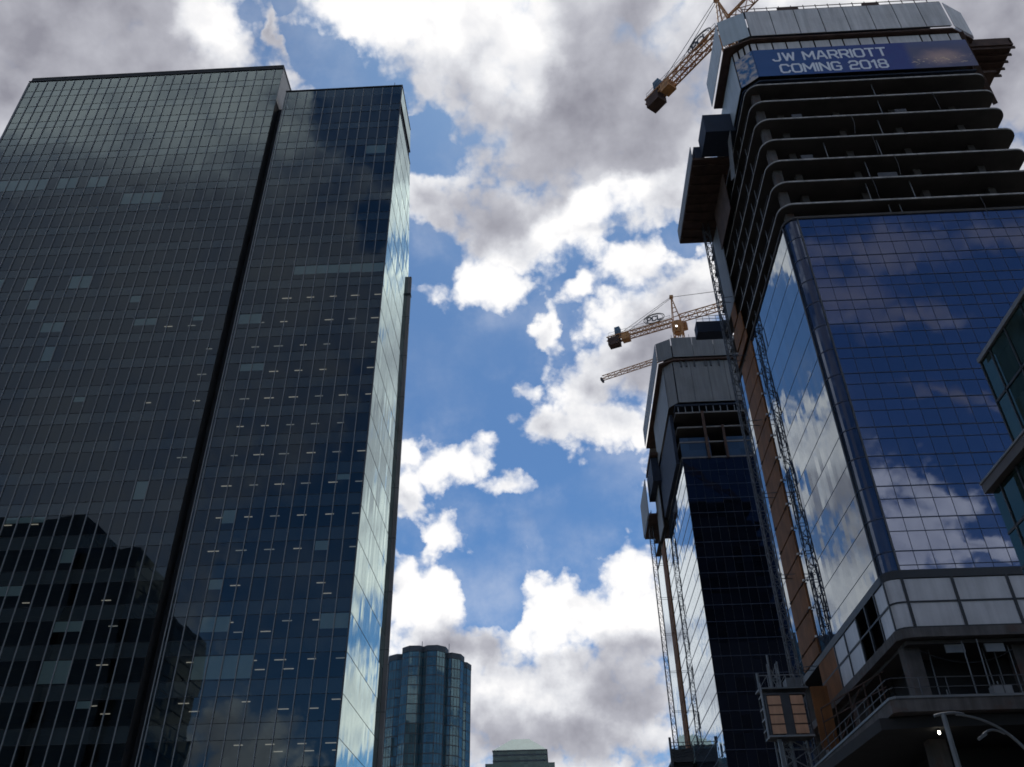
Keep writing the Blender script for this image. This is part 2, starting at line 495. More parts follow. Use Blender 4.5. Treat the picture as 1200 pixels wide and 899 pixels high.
GLYPH = {
    'J': (4, [[(3.6, 5), (3.6, 0.9), (2.8, 0), (0.9, 0), (0.1, 0.9)]]),
    'W': (5.4, [[(0, 5), (1.2, 0), (2.7, 4.4), (4.2, 0), (5.4, 5)]]),
    'M': (5, [[(0, 0), (0, 5), (2.5, 1.6), (5, 5), (5, 0)]]),
    'A': (4.6, [[(0, 0), (1.8, 5), (2.8, 5), (4.6, 0)], [(0.8, 1.6), (3.8, 1.6)]]),
    'R': (4, [[(0, 0), (0, 5), (3.2, 5), (4, 4.3), (4, 3), (3.2, 2.2), (0, 2.2)], [(2.2, 2.1), (4, 0)]]),
    'I': (0.01, [[(0, 0), (0, 5)]]),
    'O': (4.4, [[(0.8, 0), (3.6, 0), (4.4, 0.8), (4.4, 4.2), (3.6, 5), (0.8, 5), (0, 4.2), (0, 0.8), (0.8, 0)]]),
    '0': (4.2, [[(0.8, 0), (3.4, 0), (4.2, 0.8), (4.2, 4.2), (3.4, 5), (0.8, 5), (0, 4.2), (0, 0.8), (0.8, 0)]]),
    'T': (4, [[(0, 5), (4, 5)], [(2, 4.9), (2, 0)]]),
    'C': (4.2, [[(4.2, 4.0), (3.4, 5), (0.8, 5), (0, 4.2), (0, 0.8), (0.8, 0), (3.4, 0), (4.2, 1.0)]]),
    'N': (4.2, [[(0, 0), (0, 5), (4.2, 0), (4.2, 5)]]),
    'G': (4.2, [[(4.2, 4.1), (3.4, 5), (0.8, 5), (0, 4.2), (0, 0.8), (0.8, 0), (3.4, 0), (4.2, 0.8), (4.2, 2.4), (2.4, 2.4)]]),
    '2': (4, [[(0, 4.1), (0.8, 5), (3.2, 5), (4, 4.3), (4, 3.2), (3.2, 2.5), (0.8, 2.5), (0, 1.7), (0, 0), (4, 0)]]),
    '1': (1.6, [[(0, 4.0), (1.4, 5), (1.4, 0)]]),
    '8': (4, [[(0.7, 2.6), (0.2, 3.2), (0.2, 4.4), (0.9, 5), (3.1, 5), (3.8, 4.4), (3.8, 3.2), (3.3, 2.6), (0.7, 2.6)],
              [(0.7, 2.5), (0, 1.8), (0, 0.7), (0.8, 0), (3.2, 0), (4, 0.7), (4, 1.8), (3.3, 2.5)]]),
    'P': (4, [[(0, 0), (0, 5), (3.2, 5), (4, 4.3), (4, 2.9), (3.2, 2.1), (0, 2.1)]]),
    'L': (3.6, [[(0, 5), (0, 0), (3.6, 0)]]),
    ' ': (1.6, []),
}


def lettering(mb, text, origin, right, up, out, width, height, weight=0.17):
    """stroke lettering that fills width x height, standing proud of the surface by a few mm"""
    origin, right, up, out = Vector(origin), Vector(right).normalized(), Vector(up).normalized(), Vector(out).normalized()
    gap = 1.55
    total = sum(GLYPH[c][0] + gap for c in text) - gap
    sx, sz = width / total, height / 5.0
    w = height * weight / 2
    x, layer = 0.0, 0
    for c in text:
        gw, strokes = GLYPH[c]
        for line in strokes:
            P = [origin + right * ((x + a) * sx) + up * (b * sz) for a, b in line]
            for i, (a, b) in enumerate(zip(P, P[1:])):
                t = (b - a).normalized()
                s = t.cross(out).normalized() * w
                a2, b2 = a - t * w * 0.7, b + t * w * 0.7
                layer = (layer + 1) % 4
                o = out * (0.02 + 0.004 * layer)
                q = [a2 - s, b2 - s, b2 + s, a2 + s]
                mb.add([p for p in q] + [p + o for p in q],
                       [(3, 2, 1, 0), (4, 5, 6, 7), (0, 1, 5, 4), (1, 2, 6, 5), (2, 3, 7, 6), (3, 0, 4, 7)])
        x += gw + gap
    return mb


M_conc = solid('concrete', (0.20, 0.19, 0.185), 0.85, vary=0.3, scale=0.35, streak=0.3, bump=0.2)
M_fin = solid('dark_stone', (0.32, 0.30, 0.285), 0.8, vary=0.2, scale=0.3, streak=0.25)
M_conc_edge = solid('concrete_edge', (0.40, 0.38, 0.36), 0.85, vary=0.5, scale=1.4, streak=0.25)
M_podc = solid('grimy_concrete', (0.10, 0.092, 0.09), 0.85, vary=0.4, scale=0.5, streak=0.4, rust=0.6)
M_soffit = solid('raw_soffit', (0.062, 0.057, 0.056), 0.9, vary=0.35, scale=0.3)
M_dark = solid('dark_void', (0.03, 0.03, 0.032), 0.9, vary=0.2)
M_alu = solid('aluminium', (0.26, 0.27, 0.28), 0.45, 0.3, vary=0.08)
M_joint = solid('gasket', (0.02, 0.022, 0.026), 0.5, vary=0.1)
M_navy = solid('navy_metal', (0.02, 0.03, 0.06), 0.4, vary=0.1)
M_steel = solid('grey_steel', (0.17, 0.18, 0.19), 0.5, 0.4, vary=0.2)
M_dksteel = solid('dark_steel', (0.07, 0.072, 0.078), 0.5, 0.3, vary=0.25)
M_orange = solid('crane_orange', (0.50, 0.24, 0.085), 0.55, vary=0.3, scale=0.8, streak=0.25)
M_ply = solid('orange_plywood', (0.225, 0.09, 0.03), 0.8, vary=0.35, scale=0.5, streak=0.3)
M_brown = solid('brown_timber', (0.075, 0.045, 0.036), 0.85, vary=0.4, scale=0.7)
M_screen = solid('screen_sheet', (0.60, 0.58, 0.575), 0.55, vary=0.12, scale=0.45, streak=0.28, bump=0.5)
M_screen_b = solid('pale_blue_sheet', (0.44, 0.50, 0.54), 0.5, vary=0.08, scale=0.3, streak=0.15)
M_screen_d = solid('grey_sheet', (0.20, 0.205, 0.212), 0.6, vary=0.12, scale=0.35, streak=0.25, bump=0.5)
M_frost = solid('frosted_panel', (0.52, 0.51, 0.52), 0.35, vary=0.14, scale=0.5, streak=0.2)
M_netting = solid('debris_net', (0.025, 0.035, 0.06), 0.8, vary=0.2)
M_counter = solid('counterweight', (0.10, 0.16, 0.22), 0.8, vary=0.2)
M_asphalt = solid('asphalt', (0.05, 0.05, 0.052), 0.9, vary=0.2, scale=0.8)
M_pave = solid('paving', (0.22, 0.21, 0.20), 0.9, vary=0.2, scale=0.9)
M_earth = solid('earth', (0.12, 0.115, 0.10), 0.95, vary=0.3, scale=0.05)
M_white = solid('white_paint', (0.75, 0.75, 0.75), 0.6, vary=0.1)
M_copper = solid('green_copper', (0.16, 0.30, 0.27), 0.6, vary=0.15, scale=0.4, streak=0.2)
M_letter = solid('banner_lettering', (0.72, 0.74, 0.80), 0.6, vary=0.06)
M_blind = solid('blind_fabric', (0.70, 0.80, 0.76), 0.8, vary=0.06)
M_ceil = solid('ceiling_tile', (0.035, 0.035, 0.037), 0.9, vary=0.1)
M_lamp = emit('lamp_tube', (1.0, 0.90, 0.76), 0.27)
M_lamp_dim = emit('lamp_tube_dim', (0.95, 0.95, 0.90), 0.15)
M_bulb = emit('work_lamp_glow', (1.0, 0.93, 0.75), 14.0)
# ------------------------------------------------------------------ ground
structure(MB().box(-2500, 2500, -2500, 2500, -1.2, 0.0).build('ground', M_earth))
structure(MB().box(-13.0, 13.0, -400, 900, -0.5, 0.004).build('road', M_asphalt))
structure(MB().box(-20.0, -13.0, -400, 900, -0.5, 0.14).build('pavement', M_pave))
structure(MB().box(13.0, 20.0, -400, 900, -0.5, 0.14).build('pavement', M_pave))
mk = MB()
for i in range(-20, 60):
    mk.box(-0.08, 0.08, i * 9.0, i * 9.0 + 3.0, 0.004, 0.009)
structure(mk.build('road_markings', M_white))

# ------------------------------------------------------------------ left office tower
FH = 4.1
Z_SP, Z_WN = 25.95, 27.5          # bottom of a spandrel, bottom of the window above it
PW = 1.55
GA = glass('office_window_glass', (PW, 50, FH), (-20.52, 60, 27.5 - 8 * FH), ior=1.62, tint=(0.76, 0.94, 1.0),
           clear=(0.66, 0.72, 0.72), gain=1.55, tilt=0.0025, bow=0.004, bow_scale=0.35)
GS = glass('office_spandrel_glass', (PW, 50, FH), (-20.52, 60, 25.9 - 8 * FH), ior=1.62, tint=(0.76, 0.94, 1.0),
           base=(0.02, 0.026, 0.028), gain=1.55, tilt=0.0025, bow=0.004, bow_scale=0.35)
GSIDE = glass('office_side_glass', (50, 0.78, FH), (-60, 85, 25.9 - 8 * FH), ior=1.55, tint=(0.84, 1.0, 0.94),
              base=(0.12, 0.15, 0.145), tilt=0.012, bow=0.004, gain=1.9, rough=0.05)

tower = thing('glass_office_tower', (-52, 92, 0),
              'dark glass office tower with a vertical black notch and thin pale mullions', 'tower')
YF, YB = 85.0, 98.0
AX0, AX1, BX0, BX1 = -84.3, -40.95, -39.55, -20.5
AT, BT = 128.7, 122.35
KMIN = -6
kb = [k for k in range(KMIN, 24)]


def zs(k):
    return Z_SP + FH * k


def zw(k):
    return Z_WN + FH * k


for (x0, x1, top, kmax) in ((AX0, AX1, AT, 24), (BX0, BX1, BT, 22)):
    for k in range(KMIN, kmax + 1):
        MB().quad((x0, YF, zs(k)), (x1, YF, zs(k)), (x1, YF, zw(k)), (x0, YF, zw(k))).build('spandrel_band', GS, tower)
        MB().quad((x0, YF, zw(k)), (x1, YF, zw(k)), (x1, YF, zs(k + 1)), (x0, YF, zs(k + 1))).build('window_band', GA, tower)
    MB().quad((x0, YF, zs(kmax + 1)), (x1, YF, zs(kmax + 1)), (x1, YF, top), (x0, YF, top)).build('parapet_band', GS, tower)
    m = MB()
    xs = []
    x = BX1 - 0.05
    while x > x0 + 0.2:
        if x < x1 - 0.1:
            xs.append(x)
        x -= PW
    for x in xs + [x0 + 0.04]:
        m.box(x - 0.035, x + 0.035, YF - 0.13, YF + 0.03, 1.35, top - 0.4)
    m.build('mullion_grid', M_alu, tower)
    m = MB()
    for k in range(KMIN, kmax + 1):
        for z in (zs(k), zw(k)):
            m.box(x0, x1, YF - 0.035, YF + 0.025, z - 0.018, z + 0.018)
    m.box(x0 - 0.05, x1 + 0.05, YF - 0.14, YF + 0.25, top - 0.08, top + 0.06)
    m.build('transom_lines', M_joint, tower)
    # floors behind the glass
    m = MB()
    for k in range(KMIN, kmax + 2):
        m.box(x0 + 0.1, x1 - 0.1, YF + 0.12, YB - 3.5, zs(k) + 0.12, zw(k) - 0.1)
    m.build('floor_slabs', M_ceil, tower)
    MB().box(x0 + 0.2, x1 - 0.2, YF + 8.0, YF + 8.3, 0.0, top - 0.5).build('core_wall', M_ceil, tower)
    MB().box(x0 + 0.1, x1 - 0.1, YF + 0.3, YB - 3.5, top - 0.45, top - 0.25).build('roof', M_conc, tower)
# end walls
MB().box(AX0 - 0.02, AX0 + 0.08, YF + 0.02, YB, 0, AT - 0.1).build('end_wall', M_conc, tower)
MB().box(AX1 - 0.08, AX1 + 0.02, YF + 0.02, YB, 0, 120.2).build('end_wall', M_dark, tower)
MB().box(AX1 - 0.08, AX1 + 0.03, YF + 0.02, YB, 120.2, AT - 0.1).build('end_wall', M_screen_d, tower)
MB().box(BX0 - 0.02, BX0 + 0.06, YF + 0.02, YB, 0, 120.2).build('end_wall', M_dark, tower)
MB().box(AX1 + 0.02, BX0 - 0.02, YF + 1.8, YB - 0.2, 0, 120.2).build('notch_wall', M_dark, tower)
MB().box(AX0, AX1, YB, YB + 0.2, 0, AT - 0.1).build('back_wall', M_conc, tower)
MB().box(AX1 + 0.05, BX0 - 0.05, YB, YB + 0.2, 0, 120.2).build('back_wall', M_conc, tower)
# side facing the street: its far edge rakes outwards towards the ground
def far(z):
    return 101.6 + (96.3 - z) * 0.047 if z < 96.3 else 101.6 - (z - 96.3) * 0.30


# side facing the street
SLOT0, SLOT1 = 115.9, 118.1
for k in range(KMIN, 22):
    a, b = zs(k), min(zs(k + 1), SLOT0)
    if b > a:
        MB().quad((BX1, YF, a), (BX1, far(a), a), (BX1, far(b), b), (BX1, YF, b)).build('side_glazing', GSIDE, tower)
MB().quad((BX1, YF, SLOT1), (BX1, far(SLOT1), SLOT1), (BX1, far(BT), BT), (BX1, YF, BT)).build('side_glazing', GSIDE, tower)
MB().quad((BX1, far(0), 0), (BX0, far(0), 0), (BX0, far(BT), BT), (BX1, far(BT), BT)).build('back_wall', M_conc, tower)
MB().box(BX1 - 0.8, BX1 - 0.6, YF + 0.3, YB - 3.6, SLOT0 - 0.5, SLOT1 + 0.5).build('parapet_slot', M_dark, tower)
m = MB()
for k in range(KMIN, 22):
    m.box(BX1 - 0.01, BX1 + 0.02, YF, far(zs(k)), zs(k) - 0.02, zs(k) + 0.02)
for z in (SLOT0, SLOT1 + 0.0):
    m.box(BX1 - 0.3, BX1 + 0.05, YF, far(z), z - 0.09, z + 0.09)
m.box(BX1 - 0.25, BX1 + 0.05, YF, far(BT), BT - 0.12, BT + 0.1)
m.build('transom_lines', M_joint, tower)
MB().box(BX1 - 0.1, BX1 + 0.03, YF - 0.13, YF + 0.05, 0.2, BT).build('corner_post', M_dksteel, tower)
fin = MB()
fz = 95.6
fin.add([(x, far(z) + dy, z) for z in (0.0, fz) for (x, dy) in ((BX1 + 0.02, -0.2), (-19.97, -0.2), (-19.97, 0.3), (BX1 + 0.02, 0.3))],
        [(3, 2, 1, 0), (4, 5, 6, 7), (0, 1, 5, 4), (1, 2, 6, 5), (2, 3, 7, 6), (3, 0, 4, 7)])
fin.build('stone_fin', M_fin, tower)
m = MB()
for i in range(1, 13):
    m.box(BX1 + 0.05, -19.95, far(i * 7.3) - 0.22, far(i * 7.3) + 0.33, i * 7.3 - 0.03, i * 7.3 + 0.03)
m.box(BX1 - 0.25, -19.9, far(92) - 0.3, far(92) + 0.4, 91.8, 92.2)
m.build('fin_joints', M_joint, tower)
m = MB()
for (x, h) in ((-32.4, 1.3), (-22.0, 2.0), (-41.6, 1.0)):
    m.tube([(x, YF + 0.8, BT if x > -40 else AT), (x, YF + 0.8, (BT if x > -40 else AT) + h)], 0.05, 6)
m.build('roof_rod', M_steel, tower)

# roller blinds drawn in some windows, ceiling lights left on in the lower storeys
def blind(x0, x1, k, drop):
    z1 = zs(k + 1) - 0.06
    MB().box(x0 + 0.05, x1 - 0.05, YF + 0.10, YF + 0.12, z1 - drop, z1).build('roller_blind', M_blind, tower)


r2 = random.Random(21)
edges_b = [BX1 - 0.05 - PW * i for i in range(13)]
edges_a = [BX1 - 0.05 - PW * i for i in range(14, 42)]
fixed = [(edges_a, 27, 20, 18, 2.4), (edges_a, 19, 17, 18, 2.4), (edges_a, 16, 14, 18, 2.4),
         (edges_a, 22, 20, 13, 2.2), (edges_a, 18, 17, 13, 2.2), (edges_a, 14, 12, 13, 2.2),
         (edges_b, 8, 2, 13, 1.5), (edges_b, 2, 0, 13, 1.6), (edges_b, 3, 1, 19, 1.8)]
for (ed, i1, i0, k, dr) in fixed:
    i1 = min(i1, len(ed) - 1)
    blind(ed[i1], ed[i0], k, dr)
nb = 0
for k in range(-2, 20):
    for ed in (edges_b, edges_a):
        i = r2.randint(0, 4)
        while i < len(ed) - 2 and nb < 85:
            ln = r2.choice((1, 1, 1, 2, 2, 3, 4))
            p = 0.42 if k < 8 else (0.34 if k < 13 else 0.06)
            if (k == 18 and ed is edges_a) or k == 13:
                p = 0.0
            if r2.random() < p:
                j = min(i + ln, len(ed) - 1)
                blind(ed[j], ed[i], k, r2.choice((0.7, 1.1, 2.3, 2.3, 1.6)))
                nb += 1
            i += ln + r2.randint(1, 6)
lamp_n = 0
late = MB()
for k in range(13, -4, -1):
    for (ed, px, i0, i1) in ((edges_b, 0.80, 0, 12), (edges_a, 0.20, 0, 27)):
        for i in range(i0, i1, 2):
            for (dy, pd) in ((1.9, 1.0), (4.9, 0.45 if k < 3 else 0.1)):
                pp = px * pd * (1.0 if k < 11 or ed is edges_b else 0.3)
                if ed is edges_b and k > 12 or ed is edges_a and k > 11:
                    continue
                if r2.random() > pp:
                    continue
                x = ed[i] - 0.35
                z = zs(k + 1) + 0.02
                if r2.random() < 0.025:
                    b = (x - 0.08, x + 0.08, YF + dy, YF + dy + 1.2, z - 0.12, z)
                else:
                    b = (x - r2.uniform(0.85, 1.3), x - r2.uniform(0, 0.08), YF + dy, YF + dy + 0.10, z - 0.08, z)
                lamp_n += 1
                if lamp_n <= 98:
                    MB().box(*b).build('ceiling_light', M_lamp if r2.random() < 0.6 else M_lamp_dim, tower)
                else:
                    late.box(*b)
if late.v:
    o = late.build('ceiling_lights', M_lamp, tower)
    o["kind"] = "stuff"
# ------------------------------------------------------------------ hotel tower under construction, right of the street
near = thing('unfinished_hotel_tower', (37, 73, 0),
             'tall unfinished tower with blue glass lower storeys and open concrete slabs above', 'tower')
NX0, NX1, NY0, NY1 = 24.25, 50.05, 60.0, 87.3
CR = 1.15


def outline(o=0.0, r=CR, back=None, n=7):
    """footprint with rounded street corners, pushed out by o"""
    x0, x1, y0, y1 = NX0 - o, NX1 + o, NY0 - o, (NY1 if back is None else back) + o
    r = r + o
    p = [(x0, y1)]
    for i in range(n + 1):
        a = math.pi / 2 * i / n
        p.append((x0 + r - r * math.cos(a), y0 + r - r * math.sin(a)))
    for i in range(n + 1):
        a = math.pi / 2 * i / n
        p.append((x1 - r + r * math.sin(a), y0 + r - r * math.cos(a)))
    p.append((x1, y1))
    return p


H2, Z2 = 2.685, 27.9
GF = glass('hotel_front_glass', (1.345, 90, H2), (25.42, 40, Z2 - 20 * H2), ior=2.3, gain=1.5, tint=(0.64, 0.73, 1.0),
           base=(0.012, 0.015, 0.045), tilt=0.0034, bow=0.003, bow_scale=0.5)
GN = glass('hotel_side_glass', (90, 0.9, H2), (0, 61.1, Z2 - 20 * H2), ior=1.7, tint=(0.80, 0.88, 0.95),
           base=(0.02, 0.03, 0.05), tilt=0.010, bow=0.003, gain=1.5)
GC = glass('hotel_corner_glass', (90, 90, H2), (0, 0, Z2 - 20 * H2), ior=2.0, tint=(0.50, 0.60, 0.82),
           base=(0.012, 0.016, 0.03), tilt=0.004, bow=0.002)
floors = [26.4] + [Z2 + H2 * k for k in range(13)] + [62.45]
op = outline()
left_arc = op[1:9]
right_arc = op[9:17]
BAY0, BAY1 = 78.7, 84.7           # boarded bay on the street side
for a, b in zip(floors, floors[1:]):
    MB().wall([(left_arc[-1][0], NY0), (right_arc[0][0], NY0)], a, b).build('window_band', GF, near)
    o = MB().wall(left_arc, a, b).build('corner_band', GC, near)
    for pl in o.data.polygons:
        pl.use_smooth = True
    MB().wall(right_arc, a, b).build('corner_band', GC, near)
    MB().wall([(NX0, BAY0), left_arc[0]], a, b).build('side_band', GN, near)
    MB().wall([(NX0, NY1), (NX0, BAY1)], a, b).build('side_band', GN, near)
    MB().box(NX0 - 0.12, NX0 + 0.05, BAY0 + 0.03, BAY1 - 0.03, a + 0.12, b - 0.05).build('plywood_panel', M_ply, near)
MB().wall([right_arc[-1], (NX1, NY1), (NX0 + 0.3, NY1)], 0, 62.4).build('rear_wall', M_conc, near)
m = MB()
for z in floors:
    m.box(left_arc[-1][0], right_arc[0][0], NY0 - 0.035, NY0 + 0.02, z - 0.038, z + 0.038)
    m.wall(outline(0.03)[1:9], z - 0.05, z + 0.05)
    m.box(NX0 - 0.02, NX0 + 0.02, left_arc[0][1], BAY0, z - 0.02, z + 0.02)
    m.box(NX0 - 0.02, NX0 + 0.02, BAY1, NY1, z - 0.02, z + 0.02)
for z in floors[1:]:
    m.box(left_arc[-1][0], right_arc[0][0], NY0 - 0.03, NY0 + 0.02, z - 1.13, z - 1.08)
m.build('transom_lines', M_navy, near)
m = MB()
x = left_arc[-1][0] + 0.02
while x < right_arc[0][0]:
    m.box(x - 0.015, x + 0.015, NY0 - 0.025, NY0 + 0.02, 26.4, 62.4)
    x += 1.345
m.build('mullion_grid', M_navy, near)
for (x, y) in (left_arc[0], left_arc[-1], right_arc[0]):
    MB().box(x - 0.09, x + 0.05, y - 0.09, y + 0.05, 26.4, 62.4).build('corner_trim', M_dksteel, near)
m = MB()
for i in range(1, 11):
    m.box(NX0 - 0.24, NX0 - 0.1, BAY0 + 0.3, BAY0 + 0.9, floors[i] - 0.08, floors[i] + 0.08)
    m.box(NX0 - 0.24, NX0 - 0.1, BAY1 - 0.9, BAY1 - 0.3, floors[i] - 0.08, floors[i] + 0.08)
m.build('bay_rails', M_brown, near)
m = MB()
for i in range(1, 13):
    m.box(NX0 - 0.26, NX0 - 0.12, BAY0 - 0.35, BAY0 - 0.15, floors[i] - 0.02, floors[i] + 0.14)
m.build('white_clips', M_white, near)

# bare storeys: slabs, columns, core
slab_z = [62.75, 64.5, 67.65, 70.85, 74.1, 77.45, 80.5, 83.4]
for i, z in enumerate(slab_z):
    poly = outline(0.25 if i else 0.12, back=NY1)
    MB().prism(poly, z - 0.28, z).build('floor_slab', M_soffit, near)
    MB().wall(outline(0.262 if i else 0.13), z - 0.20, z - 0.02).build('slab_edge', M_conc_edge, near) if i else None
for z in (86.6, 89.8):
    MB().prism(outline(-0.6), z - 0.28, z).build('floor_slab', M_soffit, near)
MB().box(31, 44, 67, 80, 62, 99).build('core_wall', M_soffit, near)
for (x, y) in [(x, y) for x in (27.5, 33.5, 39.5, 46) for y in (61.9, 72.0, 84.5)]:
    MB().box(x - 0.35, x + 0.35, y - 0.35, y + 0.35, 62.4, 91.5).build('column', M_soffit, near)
for a, b in zip(slab_z, slab_z[1:]):
    MB().box(24.75, 25.6, 60.9, 61.6, a, b - 0.28).build('column', M_podc, near)
r3 = random.Random(5)
for i, z in enumerate(slab_z[:-1]):
    zt = slab_z[i + 1] - 0.28
    for _ in range(2 if i in (0, 1, 3) else 1):
        x = r3.uniform(29, 38)
        MB().tube([(x, 60.3, z), (x, 60.3, zt)], 0.05, 6).build('shore_post', M_steel, near)
    for y in (66, 69, 72, 75, 78):
        y += r3.uniform(-0.8, 0.8)
        MB().tube([(24.4, y, z), (24.4, y, zt)], 0.05, 6).build('shore_post', M_steel, near)
    if i > 0:
        m = MB()
        for dz in (0.55, 1.05):
            m.bar((24.2, 62.5, z + dz), (24.2, 86, z + dz), 0.035)
        m.build('edge_rail', M_steel, near)

for i, z in enumerate(slab_z[:3]):
    y0, y1 = BAY0 + (0, 0.5, 2.2)[i], BAY1 - (0, 0.8, 1.6)[i]
    MB().box(23.82, 23.95, y0, y1, z + 0.1, slab_z[i + 1] - 0.35).build('plywood_panel', M_ply, near)

MB().prism([(26.5, 86.5), (26.5, 63.2), (47.5, 63.2), (47.5, 86.5)], 62.9, 91.0).build('inner_dark_fill', M_dark, near)  # dark block added so the bare storeys look shaded behind the slabs
# wind screens round the top, in two tiers
def screen_run(path, z0, z1, mat, n, gap=0.05, th=0.06):
    """row of flat sheets along a straight path"""
    (xa, ya), (xb, yb) = path
    d = Vector((xb - xa, yb - ya, 0))
    L = d.length
    t = d.normalized()
    s = Vector((t.y, -t.x, 0)) * th
    for i in range(n):
        a = Vector((xa, ya, 0)) + t * (L * i / n + gap)
        b = Vector((xa, ya, 0)) + t * (L * (i + 1) / n - gap)
        MB().add([(a.x, a.y, z0), (b.x, b.y, z0), (b.x + s.x, b.y + s.y, z0), (a.x + s.x, a.y + s.y, z0),
                  (a.x, a.y, z1), (b.x, b.y, z1), (b.x + s.x, b.y + s.y, z1), (a.x + s.x, a.y + s.y, z1)],
                 [(3, 2, 1, 0), (4, 5, 6, 7), (0, 1, 5, 4), (1, 2, 6, 5), (2, 3, 7, 6), (3, 0, 4, 7)]
                 ).build('screen_panel', mat, near)


screen_run(((25.95, 59.4), (48.9, 59.4)), 91.95, 96.75, M_screen, 8, 0.05)
MB().box(26.0, 48.8, 59.52, 59.56, 92.0, 96.7).build('screen_back', M_netting, near)  # dark backing added to keep light out of the gaps between sheets
screen_run(((22.85, 60.6), (25.85, 59.42)), 91.95, 96.75, M_screen_b, 1, 0.03)
screen_run(((22.8, 69.0), (22.8, 60.7)), 91.95, 96.6, M_screen_b, 3, 0.03)
screen_run(((49.15, 59.5), (51.9, 61.0)), 91.95, 96.75, M_screen, 1, 0.03)
screen_run(((51.95, 61.1), (51.95, 67.0)), 91.95, 96.75, M_screen, 2, 0.03)
# lower tier sheets above the banner
px = [25.75, 26.5, 28.3, 29.9, 31.5, 33.1, 34.9, 36.4, 38.2, 39.8, 41.5, 45.2, 46.3, 48.4, 49.7]
for a, b in zip(px, px[1:]):
    MB().box(a + 0.09, b - 0.09, 59.99, 60.05, 88.6, 91.3).build('screen_panel', M_screen, near)
screen_run(((24.0, 61.4), (25.7, 60.02)), 89.9, 91.3, M_screen, 3, 0.12)
screen_run(((23.98, 70.4), (23.98, 61.5)), 85.0, 91.3, M_screen_b, 3, 0.02)
MB().prism([(22.95, 69), (22.95, 60.75), (25.95, 59.55), (48.9, 59.55), (51.8, 61.1), (51.8, 67), (46, 67), (46, 62.5), (27, 62.5), (25, 64), (25, 69)],
           91.55, 91.8).build('screen_deck', M_brown, near)
MB().prism([(24.15, 70.2), (24.15, 61.6), (25.75, 60.2), (49.6, 60.2), (49.6, 61.5), (26.5, 61.5), (25.2, 62.6), (25.2, 70.2)],
           84.55, 84.75).build('screen_deck', M_netting, near)
MB().box(26, 49, 62.2, 62.4, 84.8, 91.4).build('screen_back', M_netting, near)
MB().prism(outline(-1.5), 96.0, 96.4).build('roof_deck', M_conc, near)
m = MB()
for dz in (0.35, 0.95):
    m.bar((25.9, 59.6, 96.8 + dz), (49, 59.6, 96.8 + dz), 0.07)
x = 25.9
while x < 49:
    m.bar((x, 59.6, 96.6), (x, 59.6, 98.0), 0.07)
    x += 1.45
m.box(25.9, 48.9, 59.5, 60.3, 96.85, 97.0)
m.box(30, 32.5, 59.55, 59.7, 97.0, 97.7)
m.box(40, 42, 59.55, 59.7, 97.0, 97.6)
m.build('guard_rail', M_brown, near)
# platforms hung on the street side under the screens
M_plat = M_brown
MB().box(19.5, 24.1, 70.5, 84.8, 84.0, 84.35).build('hoist_platform', M_plat, near)
MB().box(20.6, 24.1, 66.6, 70.4, 84.3, 87.4).build('netted_platform', M_netting, near)
MB().box(19.9, 21.0, 70.6, 78.0, 84.4, 86.5).build('netted_platform', M_netting, near)
MB().box(19.45, 19.52, 70.5, 84.8, 84.2, 86.4).build('edge_board', M_screen_d, near)
m = MB()
for i in range(9):
    m.box(19.6, 24.0, 71.3 + i * 1.55, 71.45 + i * 1.55, 83.75, 83.98)
m.build('platform_joists', M_plat, near)
MB().box(23.3, 23.4, 72.5, 79.5, 77.5, 83.7).build('hanging_tarp', M_brown, near)
MB().add([(23.2, 66.0, 83.6), (23.2, 67.6, 83.6), (23.2, 69.6, 79.0), (23.2, 68.0, 78.0),
          (23.26, 66.0, 83.6), (23.26, 67.6, 83.6), (23.26, 69.6, 79.0), (23.26, 68.0, 78.0)],
         [(0, 1, 2, 3), (7, 6, 5, 4), (0, 4, 5, 1), (1, 5, 6, 2), (2, 6, 7, 3), (3, 7, 4, 0)]).build('hanging_tarp', M_screen_d, near)
MB().box(23.8, 23.9, 80.5, 85.5, 70.0, 83.6).build('hanging_tarp', M_screen_d, near)
# landing platform off the far corner
ld = MB().box(20.4, 25.0, 87.5, 89.2, 70.9, 72.6)
ld.build('landing_platform', M_netting, near)
m = MB()
for dz in (0.5, 1.0):
    m.bar((20.5, 87.6, 72.6 + dz), (25, 87.6, 72.6 + dz), 0.05)
for i in range(6):
    m.bar((20.5 + i * 0.85, 87.6, 72.5), (20.5 + i * 0.85, 87.6, 73.6), 0.05)
m.build('guard_rail', M_steel, near)
# timber platform on the far right flank
m = MB()
m.box(50.2, 56.4, 61.6, 66.0, 91.0, 91.3)
for i in range(5):
    m.box(50.2, 56.6, 61.8 + i * 0.95, 61.95 + i * 0.95, 90.6, 90.98)
m.box(56.1, 56.3, 61.6, 66.0, 91.3, 92.2)
m.box(50.2, 56.4, 61.6, 61.75, 91.3, 92.3)
m.box(50.1, 53.6, 62.5, 66.2, 87.2, 87.5)
m.build('timber_platform', M_brown, near)
m = MB()
m.bar((50.0, 60.1, 91.6), (52.4, 63.5, 82.8), 0.5, 0.18)
m.bar((49.9, 60.6, 92.0), (49.6, 60.6, 84.5), 0.18)
m.build('raking_brace', M_brown, near)
